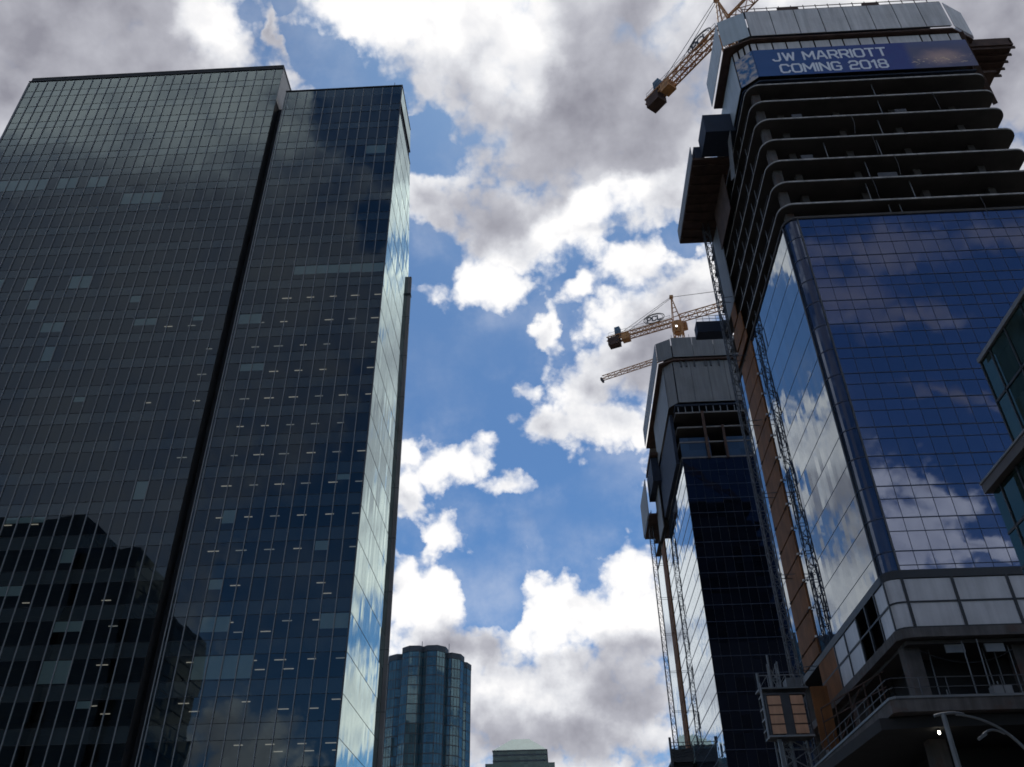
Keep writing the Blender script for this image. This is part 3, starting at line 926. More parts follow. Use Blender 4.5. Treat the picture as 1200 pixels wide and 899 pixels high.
# loose site gear on the bare floors: nets, stacked boards, hanging cables
for i, z in enumerate(slab_z[1:-1]):
    for _ in range(3):
        x = r3.uniform(27.0, 46.0)
        if r3.random() < 0.5:
            MB().box(x, x + r3.uniform(0.8, 2.6), 60.4, 61.3, z + 0.02, z + r3.uniform(0.3, 0.9)).build('board_stack', r3.choice((M_brown, M_steel, M_ply)), near)
        else:
            w = r3.uniform(1.0, 3.2)
            MB().box(x, x + w, 60.22, 60.25, z + 0.02, z + 1.1).build('safety_net', r3.choice((M_netting, M_dksteel, M_ply)), near)
    x = r3.uniform(28, 44)
    MB().tube([(x, 59.72, z - 0.1), (x + 0.05, 59.7, z - 1.4), (x + r3.uniform(-0.3, 0.3), 59.74, z - 3.1)], 0.025, 5).build('hung_cable', M_dksteel, near)

# podium storey of pale panels
PXB = [25.35, 28.88, 32.75, 36.6, 40.4, 44.2, 48.0]
Z0P, ZMP, Z1P = 22.2, 24.03, 25.8
pod_arc = [(24.25, 60.62), (24.36, 60.36), (24.62, 60.13), (25.0, 60.02), (25.35, 60.0)]
for (za, zb) in ((Z0P, ZMP), (ZMP, Z1P)):
    for a, b in zip(PXB, PXB[1:]):
        MB().box(a + 0.1, b - 0.1, 60.0, 60.05, za + 0.06, zb - 0.06).build('podium_panel', M_frost, near)
    MB().wall(pod_arc, za + 0.06, zb - 0.06).build('podium_panel', M_frost, near)
    for (ya, yb) in ((60.75, 63.0), (68.0, 71.4), (71.5, 74.6)):
        MB().box(24.25, 24.3, ya + 0.08, yb - 0.08, za + 0.06, zb - 0.06).build('podium_panel', M_frost, near)
MB().box(24.2, 24.3, 74.8, 80.0, Z0P, Z1P).build('plywood_panel', M_ply, near)
m = MB()
for x in PXB:
    m.box(x - 0.1, x + 0.1, 59.93, 60.1, Z0P - 0.05, Z1P)
for y in (60.68, 63.05, 65.5, 67.95, 71.45, 74.65):
    m.box(24.18, 24.34, y - 0.09, y + 0.09, Z0P - 0.05, Z1P)
for z in (Z0P, ZMP):
    m.box(25.35, 50, 59.95, 60.08, z - 0.065, z + 0.065)
    m.box(24.19, 24.32, 60.62, 80, z - 0.065, z + 0.065)
    m.wall([(x - 0.03, y - 0.03) for x, y in pod_arc], z - 0.065, z + 0.065)
m.build('podium_frame', M_joint, near)
m = MB()
m.prism(outline(0.08), 25.8, 26.38)
m.build('podium_band', M_joint, near)
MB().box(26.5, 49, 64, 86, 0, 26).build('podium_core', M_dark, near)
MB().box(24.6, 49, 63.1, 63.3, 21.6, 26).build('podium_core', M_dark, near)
def arc3(p0, p1, p2, n=10):
    p0, p1, p2 = Vector(p0), Vector(p1), Vector(p2)
    return [p0 * (1 - t) ** 2 + p1 * 2 * t * (1 - t) + p2 * t * t for t in [i / n for i in range(n + 1)]]


# podium slab and open storey beneath it
pod_out = [(24.0, 87.5), (24.0, 60.6), (24.35, 60.0), (25.1, 59.75), (50.3, 59.75), (50.3, 87.5)]
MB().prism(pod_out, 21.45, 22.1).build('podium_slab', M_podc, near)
MB().box(24.6, 49.5, 60.4, 86, 21.15, 21.4).build('podium_soffit', M_soffit, near)
for (x, y) in ((25.1, 61.6), (32.5, 61.6), (40.0, 61.6), (47.6, 61.6), (25.1, 74.0), (25.1, 84.0)):
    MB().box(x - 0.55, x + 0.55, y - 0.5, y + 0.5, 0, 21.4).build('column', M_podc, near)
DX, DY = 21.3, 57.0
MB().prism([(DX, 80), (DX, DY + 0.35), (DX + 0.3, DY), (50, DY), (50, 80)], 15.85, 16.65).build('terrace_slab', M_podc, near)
MB().prism([(DX - 0.06, 80), (DX - 0.06, DY + 0.3), (DX + 0.26, DY - 0.06), (50, DY - 0.06), (50, DY + 1), (DX + 1, DY + 1), (DX + 1, 80)],
           16.65, 16.8).build('terrace_curb', M_steel, near)
MB().prism([(DX - 1.2, 78), (DX - 0.6, DY + 1.3), (DX + 3, DY + 0.8), (50, DY + 0.8), (50, 78)], 15.1, 15.8).build('terrace_beam', M_dark, near)
MB().box(22.6, 50, 58.5, 78, 10.2, 10.7).build('terrace_slab', M_soffit, near)
m = MB()
rail_pts = [(DX + 0.1, 79), (DX + 0.1, DY + 0.4), (DX + 0.35, DY + 0.08), (49, DY + 0.08)]
for a, b in zip(rail_pts, rail_pts[1:]):
    A, B = Vector((*a, 0)), Vector((*b, 0))
    for dz in (0.55, 1.15):
        m.bar((a[0], a[1], 16.8 + dz), (b[0], b[1], 16.8 + dz), 0.045)
    n = max(1, round((B - A).length / 1.7))
    for i in range(n + 1):
        c = A + (B - A) * (i / n)
        m.bar((c.x, c.y, 16.7), (c.x, c.y, 18.0), 0.05)
m.build('terrace_railing', M_dksteel, near)
# clutter on the terrace: props, stacked sheets, cables, hung lamps and a strip of orange fence
MB().box(33.0, 38.5, DY + 0.12, DY + 0.15, 16.85, 17.7).build('safety_fence', M_ply, near)
for (xa, xb) in ((25.6, 31.9), (33.1, 39.4), (40.6, 47.0)):
    MB().tube(arc3((xa, 61.0, 20.9), ((xa + xb) / 2, 61.0, 18.6 + r3.uniform(0, 1)), (xb, 61.0, 20.8)), 0.03, 5).build('hung_cable', M_dksteel, near)
for x in (27.2, 29.9, 36.0, 43.0):
    MB().box(x, x + 1.3, 60.55, 60.7, 20.55, 21.12).build('duct_run', M_steel, near)

for i in range(22):
    x = 26.5 + i * 0.75 + r3.uniform(-0.3, 0.3)
    y = r3.uniform(58.8, 62.5)
    MB().tube([(x, y, 16.7), (x + r3.uniform(-0.15, 0.15), y, r3.choice((18.4, 19.0, 21.2, 21.2)))], 0.045, 5).build('shore_post', M_steel, near)
for (x, w, h) in ((28.6, 1.2, 1.0), (31.2, 1.6, 1.3), (34.5, 0.9, 0.8)):
    MB().box(x, x + w, 58.6, 59.3, 16.75, 16.75 + h).build('sheet_stack', M_screen_d, near)

# banner
ban = thing('sign_banner', (37.7, 59.9, 85), 'long blue banner with white lettering under the top wind screens', 'banner')


def banner_picture():
    m, g, out = new_mat('banner_print')
    pos = g.n('ShaderNodeNewGeometry').outputs['Position']
    x, y, z = g.sep(pos)
    blue = g.mix(g.rng(x, 25.5, 42.0, 0.0, 1.0), (0.012, 0.07, 0.22), (0.03, 0.035, 0.20))
    wv = g.noise(pos, 0.9, 4.0, 0.6)
    blue = g.mix(g.math('MULTIPLY', wv, 0.5), blue, (0.02, 0.10, 0.30))
    # right end: a night view of a lit hall, only patches of colour
    dx = g.math('DIVIDE', g.math('SUBTRACT', x, 46.4), 2.7)
    dz = g.math('DIVIDE', g.math('SUBTRACT', z, 86.9), 1.5)
    rr = g.math('SQRT', g.math('ADD', g.math('MULTIPLY', dx, dx), g.math('MULTIPLY', dz, dz)))
    pic = g.mix(g.rng(g.math('ADD', rr, g.math('MULTIPLY', wv, 0.6)), 0.4, 1.6, 1.0, 0.0), (0.10, 0.10, 0.18), (0.48, 0.32, 0.29))
    spots = g.rng(g.noise(g.vmath('MULTIPLY', pos, (1.0, 1.0, 1.6)), 2.4, 2.0, 0.6), 0.55, 0.72, 0.0, 1.0)
    low = g.rng(g.math('ABSOLUTE', g.math('SUBTRACT', z, 86.3)), 0.2, 1.0, 1.0, 0.0)
    pic = g.mix(g.math('MULTIPLY', spots, low), pic, (0.75, 0.55, 0.35))
    pic = g.mix(g.math('MULTIPLY', g.rng(z, 88.2, 89.6, 0.0, 1.0), 0.8), pic, (0.08, 0.10, 0.22))
    col = g.mix(g.rng(x, 42.4, 43.4, 0.0, 1.0), blue, pic)
    left = g.rng(x, 25.72, 25.6, 0.0, 1.0)
    pl = g.mix(g.rng(g.noise(pos, 1.3, 4.0, 0.6), 0.38, 0.62, 0.0, 1.0), (0.01, 0.12, 0.30), (0.50, 0.44, 0.42))
    col = g.mix(left, col, pl)
    b = g.n('ShaderNodeBsdfPrincipled')
    g.put(b.inputs['Base Color'], col)
    b.inputs['Roughness'].default_value = 0.6
    g.nt.links.new(b.outputs[0], out.inputs[0])
    return m


M_ban = banner_picture()
MB().box(25.75, 49.85, 59.86, 59.91, 84.95, 89.85).build('banner_cloth', M_ban, ban)
MB().add([(25.72, 59.88, 84.95), (24.0, 61.3, 84.95), (24.0, 61.3, 89.85), (25.72, 59.88, 89.85),
          (25.72, 59.92, 84.95), (24.03, 61.33, 84.95), (24.03, 61.33, 89.85), (25.72, 59.92, 89.85)],
         [(0, 1, 2, 3), (7, 6, 5, 4), (0, 4, 5, 1), (3, 2, 6, 7), (1, 5, 6, 2), (0, 3, 7, 4)]).build('banner_cloth', M_ban, ban)
t1 = lettering(MB(), 'JW MARRIOTT', (27.8, 59.86, 87.62), (1, 0, 0), (0, 0, 1), (0, -1, 0), 12.7, 1.42)
t1.build('lettering', M_letter, ban)
t2 = lettering(MB(), 'COMING 2018', (28.35, 59.86, 85.42), (1, 0, 0), (0, 0, 1), (0, -1, 0), 11.75, 1.42)
t2.build('lettering', M_letter, ban)

# work lamp under the terrace
wl = thing('work_lamp', (24.25, 58.4, 14.6), 'small bright bulb glowing under the concrete terrace', 'lamp')
P = Vector((27.0, 64.0, 15.0))
m = MB()
m.tube([(24.25, 58.4, 15.12), (24.25, 58.4, 14.98)], 0.12, 8)
m.build('lamp_holder', M_dksteel, wl)
bpy.ops.mesh.primitive_uv_sphere_add(segments=12, ring_count=8, radius=0.10, location=(24.25, 58.4, 14.88))
bl = bpy.context.object
bl.name = 'bulb'
bl.data.materials.append(M_bulb)
bl.scale = (0.8, 0.8, 1.25)
bl.parent = wl
bl.matrix_parent_inverse = Matrix.Translation(-wl.location)


# ------------------------------------------------------------------ construction hoists
def hoist_mast(root, x, y, z0, z1, wall_x, step=6.0, w=0.75):
    MB().lattice((x, y, z0), (x, y, z1), (0, 1, 0), w, 0.11, 0.06, 1.5, w).build('hoist_mast', M_dksteel, root)
    z = z0 + 8
    while z < z1 - 4:
        mm = MB()
        mm.bar((x, y - w / 2, z), (wall_x - 0.05, y - 0.6, z), 0.06)
        mm.bar((x, y + w / 2, z), (wall_x - 0.05, y + 0.6, z), 0.06)
        mm.bar((x + w / 2, y - 0.9, z), (x + w / 2, y + 0.9, z), 0.06)
        mm.build('wall_tie', M_dksteel, root)
        z += step


h1 = thing('construction_hoist', (22.4, 81.5, 0), 'tall lattice hoist mast tied to the blue glass tower beside boarded bay', 'hoist')
hoist_mast(h1, 22.4, 81.5, 0, 84.0, NX0, 9.0)

h2 = thing('hoist_cage', (20.5, 78.6, 0), 'grey hoist cage with two orange slatted doors on a short mast', 'hoist')
cx0, cx1, cy0, cy1, cz0, cz1 = 18.5, 22.35, 79.2, 80.9, 19.7, 23.1
MB().lattice((20.4, 81.5, 0), (20.4, 81.5, 26.6), (1, 0, 0), 0.75, 0.11, 0.06, 1.5, 0.75).build('hoist_mast', M_steel, h2)
cage = MB()
cage.box(cx0, cx1, cy0, cy1, cz0 - 0.15, cz0)
cage.box(cx0, cx1, cy0, cy1, cz1, cz1 + 0.15)
for x in (cx0 + 0.06, cx0 + 0.25, 20.05, 20.75, cx1 - 0.06):
    for y in (cy0 + 0.06, cy1 - 0.06):
        cage.box(x - 0.06, x + 0.06, y - 0.06, y + 0.06, cz0, cz1)
cage.box(20.1, 20.7, cy0 + 0.02, cy1 - 0.1, cz0, cz1)
cage.box(cx0, cx1, cy1 - 0.1, cy1 - 0.05, cz0, cz1)
co = cage.build('cage_frame', M_dksteel, h2)
M_door = solid('hoist_door_sheet', (0.66, 0.37, 0.23), 0.6, vary=0.15, scale=1.0, streak=0.2)
for (a, b) in ((18.85, 20.0), (20.85, 21.95)):
    MB().box(a, b, cy0 - 0.05, cy0, cz0 + 0.1, cz1 - 0.1).build('hoist_door', M_door, h2)
    mm = MB()
    for i in range(1, 4):
        z = cz0 + 0.1 + i * (cz1 - cz0 - 0.2) / 4
        mm.box(a - 0.03, b + 0.03, cy0 - 0.09, cy0 - 0.052, z - 0.04, z + 0.04)
    mm.build('door_bars', M_brown, h2)
m = MB()
m.box(18.3, 22.6, cy0 - 0.1, cy1, cz1 + 0.5, cz1 + 0.62)
for i in range(6):
    x = 18.4 + i * 0.8
    m.bar((x, cy0, cz1 + 0.6), (x, cy0, cz1 + 1.7), 0.06)
    m.bar((x, cy0, cz1 + 0.6), (min(x + 0.8, 22.4), cy0, cz1 + 1.7), 0.05)
m.bar((18.4, cy0, cz1 + 1.7), (22.4, cy0, cz1 + 1.7), 0.07)
m.box(20.9, 22.2, cy0 + 0.2, cy1, cz1 + 0.7, cz1 + 1.5)
m.tube([(18.35, cy0, cz1 + 0.2), (18.35, cy0, cz1 + 1.9)], 0.14, 8)
m.tube([(19.6, cy0 + 0.3, cz1 + 0.6), (19.6, cy0 + 0.3, cz1 + 3.6)], 0.1, 8)
m.build('cage_roof', M_steel, h2)
m = MB()
for z in (14.0, 15.6, 17.2, 18.8):
    m.bar((19.3, 80.6, z), (21.9, 80.6, z + 1.5), 0.09)
    m.bar((21.9, 80.6, z), (19.3, 80.6, z + 1.5), 0.09)
    m.bar((19.2, 80.6, z), (22.0, 80.6, z), 0.12)
for x in (19.2, 20.6, 22.0):
    m.bar((x, 80.6, 0), (x, 80.6, 19.6), 0.14)
m.build('base_frame', M_steel, h2)
m = MB()
for z in (20.3, 21.2, 22.1):
    m.bar((cx0 - 0.02, cy0, z), (cx0 - 0.02, cy1, z), 0.07)
m.bar((cx0 - 0.1, cy0 - 0.1, cz0 - 0.3), (cx0 - 0.1, cy0 - 0.1, cz1 + 1.0), 0.13)
m.bar((cx0, cy0 - 0.1, cz0 - 0.1), (cx1, cy0 - 0.1, cz0 - 0.1), 0.14)
m.build('cage_guard', M_alu, h2)
m = MB()
m.bar((19.4, cy0 + 0.5, 0), (19.4, cy0 + 0.5, cz0 - 0.2), 0.32)
m.build('buffer_post', M_steel, h2)
lg = thing('hoist_landing', (23.4, 79, 17), 'orange timber landing gates between the hoist cage and podium', 'landing')
MB().box(22.45, 23.9, 78.0, 78.15, 18.2, 23.4).build('gate_panel', M_ply, lg)
MB().box(23.95, 26.4, 72.0, 72.15, 16.9, 18.8).build('gate_panel', M_ply, lg)
m = MB()
for z in (19.9, 21.0):
    m.bar((22.4, 76, z), (24.6, 66, z), 0.09)
for i in range(5):
    y = 76 - i * 2.4
    m.bar((22.4 + i * 0.5, y, 17), (22.4 + i * 0.5, y, 21.0), 0.09)
m.bar((22.6, 75, 17.2), (23.6, 69, 20.6), 0.07)
m.build('landing_rail', M_brown, lg)
MB().box(21.6, 24.0, 70, 79, 16.85, 17.05).build('landing_floor', M_brown, lg)
# ------------------------------------------------------------------ second tower, farther along the street
mid = thing('unfinished_office_tower', (38, 160, 0),
            'dark unfinished tower capped by tall grey wind screens, with a crane on its roof', 'tower')
MX0, MX1, MY0, MY1 = 24.79, 58.0, 135.0, 184.5
MG = 79.9
GM = glass('dark_front_glass', (1.5, 90, 2.7), (24.8, 90, 0.4), ior=1.38, tint=(0.5, 0.62, 0.95),
           base=(0.004, 0.006, 0.012), tilt=0.004, bow=0.002)
GMS = glass('far_side_glass', (90, 1.0, 2.7), (0, 135, 0.4), ior=1.7, tint=(0.82, 0.90, 0.96),
            base=(0.02, 0.03, 0.05), tilt=0.004, bow=0.003, gain=1.6)
mb0, mb1 = 169.0, 174.6
nf = 29
for i in range(nf):
    a, b = 0.4 + i * 2.74, min(0.4 + (i + 1) * 2.74, MG)
    MB().wall([(MX0, MY0), (MX1, MY0)], a, b).build('window_band', GM, mid)
    MB().wall([(MX0, mb0), (MX0, MY0)], a, b).build('side_band', GMS, mid)
    MB().wall([(MX0, MY1), (MX0, mb1)], a, b).build('side_band', GMS, mid)
    MB().box(MX0 - 0.15, MX0 + 0.05, mb0 + 0.05, mb1 - 0.05, a + 0.1, b - 0.05).build('plywood_panel', M_ply, mid)
m = MB()
for i in range(nf + 1):
    z = 0.4 + i * 2.74
    if z < MG + 0.3:
        m.box(MX0, MX1, MY0 - 0.04, MY0 + 0.02, z - 0.06, z + 0.06)
        m.box(MX0 - 0.04, MX0 + 0.02, MY0, mb0, z - 0.05, z + 0.05)
m.build('transom_lines', M_navy, mid)
m = MB()
for i in range(22):
    m.box(MX0 + i * 1.5 - 0.025, MX0 + i * 1.5 + 0.025, MY0 - 0.03, MY0 + 0.02, 0.4, MG)
m.build('mullion_grid', M_joint, mid)
GU = glass('upper_glass', (1.5, 90, 2.7), (24.8, 90, 0.4), ior=1.75, tint=(0.6, 0.72, 0.85), base=(0.03, 0.045, 0.065), tilt=0.006)
MB().wall([(MX0, MY0), (30.1, MY0)], MG + 0.05, 84.0).build('window_band', GU, mid)
MB().wall([(32.6, MY0), (MX1, MY0)], MG + 0.05, 84.0).build('window_band', GU, mid)
MB().wall([(MX0, MY0 + 0.04), (MX1, MY0 + 0.04)], MG - 3.0, MG).build('window_band', GU, mid)
for z in (80.0, 83.2, 86.4, 89.6):
    MB().box(MX0 - 0.1, MX1, MY0 - 0.05, MY1, z - 0.35, z).build('floor_slab', M_soffit, mid)
    MB().box(MX0 - 0.12, MX1, MY0 - 0.09, MY0 - 0.055, z - 0.33, z - 0.03).build('slab_edge', M_conc, mid)
MB().box(30, 50, 141, 175, 79, 105).build('core_wall', M_soffit, mid)
for (x, w) in ((29.6, 0.25), (32.9, 0.22)):
    MB().box(x - w, x + w, MY0 - 0.4, MY0 - 0.12, 79.5, 89.5 if x < 31 else 86.4).build('timber_post', M_brown, mid)
for y in (141, 149, 157, 165, 178):
    MB().box(25.2, 26.0, y - 0.4, y + 0.4, 80, 92).build('column', M_conc, mid)


def mid_sheets(path, z0, z1, mat, n):
    (xa, ya), (xb, yb) = path
    d = Vector((xb - xa, yb - ya, 0))
    t, L = d.normalized(), d.length
    s = Vector((t.y, -t.x, 0)) * 0.08
    for i in range(n):
        a = Vector((xa, ya, 0)) + t * (L * i / n + 0.03)
        b = Vector((xa, ya, 0)) + t * (L * (i + 1) / n - 0.03)
        MB().add([(a.x, a.y, z0), (b.x, b.y, z0), (b.x + s.x, b.y + s.y, z0), (a.x + s.x, a.y + s.y, z0),
                  (a.x, a.y, z1), (b.x, b.y, z1), (b.x + s.x, b.y + s.y, z1), (a.x + s.x, a.y + s.y, z1)],
                 [(3, 2, 1, 0), (4, 5, 6, 7), (0, 1, 5, 4), (1, 2, 6, 5), (2, 3, 7, 6), (3, 0, 4, 7)]
                 ).build('screen_panel', mat, mid)


mid_sheets(((25.7, 134.0), (58, 134.0)), 101.7, 106.4, M_screen_d, 8)
mid_sheets(((22.9, 135.6), (25.6, 134.05)), 101.7, 106.2, M_screen_d, 1)
mid_sheets(((22.85, 167.0), (22.85, 135.7)), 101.7, 106.2, M_screen_d, 8)
mid_sheets(((25.6, 134.7), (58, 134.7)), 91.6, 101.0, M_screen_d, 10)
mid_sheets(((24.0, 136.4), (25.5, 134.75)), 91.6, 101.0, M_screen_d, 1)
mid_sheets(((23.95, 158.0), (23.95, 136.5)), 91.6, 101.0, M_screen_d, 7)
MB().prism([(23.0, 167), (23.0, 135.7), (25.7, 134.15), (58, 134.15), (58, 136.5), (27, 136.5), (25.5, 138), (25.5, 167)],
           101.1, 101.5).build('screen_deck', M_brown, mid)
MB().box(24.9, 58, 135.0, 137.5, 91.0, 91.4).build('screen_deck', M_netting, mid)
m = MB()
for i in range(14):
    x = 26.6 + i * 1.55 + (0.5 if i % 3 == 0 else 0)
    m.box(x - 0.13, x + 0.13, 134.4, 134.6, 99.7, 101.05)
m.build('screen_brackets', M_dksteel, mid)
m = MB()
for i in range(16):
    m.bar((25.4 + i * 1.3, 135.2, 89.7), (25.4 + i * 1.3, 135.2, 91.2), 0.16)
m.build('shoring_frame', M_steel, mid)
MB().box(25.3, 58, 137.6, 138, 89.6, 101).build('screen_back', M_netting, mid)
# stepped platforms and sheets on the street side
MB().box(22.2, 24.7, 157, 167, 93.6, 94.2).build('hoist_platform', M_brown, mid)
MB().box(22.4, 24.7, 158, 167.5, 88.0, 93.5).build('netted_platform', M_netting, mid)
MB().box(21.6, 21.75, 165.5, 178, 84.5, 92.5).build('screen_panel', M_screen_d, mid)
MB().box(21.8, 24.7, 166.0, 178, 84.2, 84.6).build('hoist_platform', M_brown, mid)
MB().box(23.6, 23.75, 160, 167, 78.5, 88).build('screen_panel', M_screen_d, mid)
MB().box(24.1, 24.7, 138, 160, 80.4, 91).build('netted_platform', M_netting, mid)
MB().prism([(MX0, MY1), (MX0, MY0), (MX1, MY0), (MX1, MY1)], 105.0, 105.3).build('roof_deck', M_conc, mid)
m = MB()
for i in range(18):
    m.bar((26 + i * 1.7, 134.2, 106.3), (26 + i * 1.7, 134.2, 107.3), 0.07)
m.build('guard_rail', M_steel, mid)
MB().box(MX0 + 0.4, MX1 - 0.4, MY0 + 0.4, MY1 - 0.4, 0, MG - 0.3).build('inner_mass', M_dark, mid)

h3 = thing('construction_hoist', (22.57, 171.8, 0), 'slim lattice hoist mast tied to the farther dark tower, against the clouds', 'hoist')
hoist_mast(h3, 22.57, 171.8, 0, 88.0, MX0, 7.5, 0.85)
ml = thing('hoist_landing', (23, 168, 36), 'grey railed hoist base with sloping braces at the foot of the farther tower', 'landing')
m = MB()
m.box(20.6, 24.6, 165.5, 174, 35.2, 35.6)
m.box(20.6, 24.6, 165.5, 165.65, 35.6, 37.4)
for i in range(4):
    m.bar((20.6, 165.4, 35.8 + i * 0.5), (24.6, 165.4, 36.6 + i * 0.5), 0.14)
m.build('landing_deck', M_dksteel, ml)
m = MB()
for z in (37.9, 38.5):
    m.bar((20.6, 165.4, z), (24.6, 165.4, z), 0.1)
for i in range(6):
    m.bar((20.6 + i * 0.8, 165.4, 35.5), (20.6 + i * 0.8, 165.4, 38.6), 0.1)
m.box(20.5, 20.9, 165.3, 165.7, 30, 39.4)
m.build('landing_rail', M_dksteel, ml)
MB().box(21.0, 24.5, 166, 173, 0, 35.1).build('landing_base', M_dark, ml)


M_flood = emit('flood_lamp', (1.0, 0.97, 0.92), 4.0)
# ------------------------------------------------------------------ tower cranes
def crane(label, base, zs_, tail, jib_len, mast_z0, head=7.5, sc=1.0, sign=True, name='tower_crane'):
    """hammerhead crane: `tail` is the vector along the counter jib"""
    bx, by = base
    root = thing(name, (bx, by, mast_z0), label, 'crane')
    t = Vector((tail[0], tail[1], 0))
    L = t.length
    t.normalize()
    j = -t
    s = Vector((-t.y, t.x, 0))
    c = Vector((bx, by, zs_))
    up = Vector((0, 0, 1))
    MB().lattice((bx, by, mast_z0), (bx, by, zs_ - 2.2), s, 1.9 * sc, 0.2, 0.11, 2.0, 1.9 * sc).build('crane_mast', M_orange, root)
    m = MB()
    m.tube([c - up * 2.2, c - up * 0.6], 1.25 * sc, 14)
    m.tube([c - up * 3.4, c - up * 2.2], 1.0 * sc, 10, 1.25 * sc)
    for a in range(8):
        an = a * math.pi / 4
        dv = Vector((math.cos(an), math.sin(an), 0)) * 1.55 * sc
        m.bar(c - up * 2.2 + dv, c - up * 1.1 + dv, 0.07)
    m.build('slewing_unit', M_orange, root)
    # head
    m = MB()
    ap = c + up * head + t * 0.4
    for d in (s * 0.7, -s * 0.7):
        m.bar(c + t * 0.9 + d - up * 0.5, ap + d * 0.25, 0.17)
        m.bar(c + j * 1.0 + d - up * 0.5, ap + d * 0.25, 0.17)
        for i in range(1, 6):
            f = i / 6
            m.bar(c + t * 0.9 + d - up * 0.5 + (ap - c - t * 0.9 + up * 0.5) * f, c + j * 1.0 + d - up * 0.5 + (ap - c + t * 1.0 + up * 0.5) * f, 0.07)
    for i in range(1, 6):
        f = i / 6
        m.bar(c + j * 1.0 + s * 0.7 * (1 - f) + (ap - c - j * 1.0) * f, c + j * 1.0 - s * 0.7 * (1 - f) + (ap - c - j * 1.0) * f, 0.07)
    m.box(ap.x - 0.4, ap.x + 0.4, ap.y - 0.4, ap.y + 0.4, ap.z - 0.3, ap.z + 0.35)
    m.build('crane_head', M_orange, root)
    # counter jib
    m = MB()
    m.lattice(c + t * 0.8, c + t * L, s, 1.5 * sc, 0.2, 0.1, 1.6, 1.1 * sc)
    m.build('counter_jib', M_orange, root)
    m = MB()
    for f in (-0.8, 0.8):
        for dz in (0.9, 1.5):
            m.bar(c + t * 1.2 + s * f * sc + up * dz, c + t * (L - 0.5) + s * f * sc + up * dz, 0.05)
        for i in range(8):
            q = c + t * (1.2 + (L - 1.7) * i / 7) + s * f * sc
            m.bar(q + up * 0.4, q + up * 1.5, 0.05)
    m.build('walkway_rail', M_steel, root)
    q = c + t * (L - 1.6) - up * 0.9
    m = MB()
    m.bar(q - t * 1.3, q + t * 1.3, 1.9 * sc, 2.0 * sc)
    m.build('counterweight', M_brown, root)
    q = c + t * (L - 4.4) - up * 0.5
    m = MB()
    m.bar(q - t * 0.9, q + t * 0.9, 1.7 * sc, 1.6 * sc)
    m.build('winch', M_orange, root)
    q = c + t * (L - 2.6) + up * 1.7
    m = MB()
    m.bar(q - t * 0.6, q + t * 0.6, 1.3 * sc, 2.3 * sc)
    m.build('control_box', M_counter, root)
    # jib
    je = c + j * jib_len
    m = MB()
    m.lattice(c + j * 0.8, je, s, 1.5 * sc, 0.18, 0.1, 2.0, 1.7 * sc, tri=True)
    m.build('jib', M_orange, root)
    m = MB()
    m.bar(je - s * 0.9 - up * 0.2, je + s * 0.9 - up * 0.2, 0.5, 0.9)
    m.build('jib_tip', M_dksteel, root)
    m = MB()
    for d in (s * 0.55, -s * 0.55):
        m.tube([ap + d * 0.3, c + t * (L - 3.0) + d + up * 0.6], 0.05, 5)
    m.build('tail_pendant', M_dksteel, root)
    m = MB()
    m.tube([ap + j * 0.2, c + j * (jib_len * 0.62) + up * 1.8 * sc], 0.07, 5)
    m.build('jib_pendant', M_dksteel, root)
    # cab
    q = c + j * 1.2 - s * 1.3 - up * 1.0
    m = MB()
    m.bar(q - j * 0.7, q + j * 0.7, 1.0, 1.7)
    m.build('operator_cab', M_orange, root)
    if sign:
        for d in (-1.55, 1.55):
            q = c + s * d * 1.05 - up * 3.0
            m = MB()
            m.bar(c + s * d * 0.6 - up * 3.0, q, 0.12)
            m.bar(q - up * 0.05, q + up * 0.45, 0.5, 0.3)
            fl = m.build('floodlight', M_dksteel, root)
            MB().box(q.x - 0.2, q.x + 0.2, q.y - 0.32, q.y - 0.27, q.z, q.z + 0.4).build('lamp_face', M_flood, fl)
    if sign:
        # oval wire sign standing on the counter jib
        sc_ = c + t * 5.0 + up * 2.6
        m = MB()
        pts = []
        for i in range(25):
            a = 2 * math.pi * i / 24
            pts.append(sc_ + t * (2.4 * math.cos(a)) + up * (1.3 * math.sin(a)))
        m.tube(pts, 0.10, 6)
        m.tube([p + (sc_ - p) * 0.16 for p in pts], 0.06, 6)
        m.bar(sc_ - up * 1.3 - t * 0.8, sc_ - up * 2.2 - t * 0.8, 0.1)
        m.bar(sc_ - up * 1.3 + t * 0.8, sc_ - up * 2.2 + t * 0.8, 0.1)
        ring = m.build('oval_sign', M_dksteel, root)
        lt = MB()
        o = Vector(sc_) + t * 1.55 - up * 0.62
        # letters read from the street side
        lettering(lt, 'PCL', o, -t, up, up.cross(-t) * -1, 3.1, 1.24, 0.26)
        lt.build('lettering', M_dksteel, ring)
    return root


crane('orange tower crane rising behind the wind screens of the nearest unfinished tower', (29.6, 75.0), 118.6, (-10.4, 13.3), 42, 92, 7.6)
crane('orange tower crane on the roof of the farther dark tower', (30.8, 150.0), 123.6, (-15.1, 6.2), 40, 104, 7.2)
crane('distant thin crane jib poking out left of the grey wind screens', (80, 176.4), 149.5, (18.0, -9.1), 69.3, 0, 7.0, sc=0.8, sign=False)
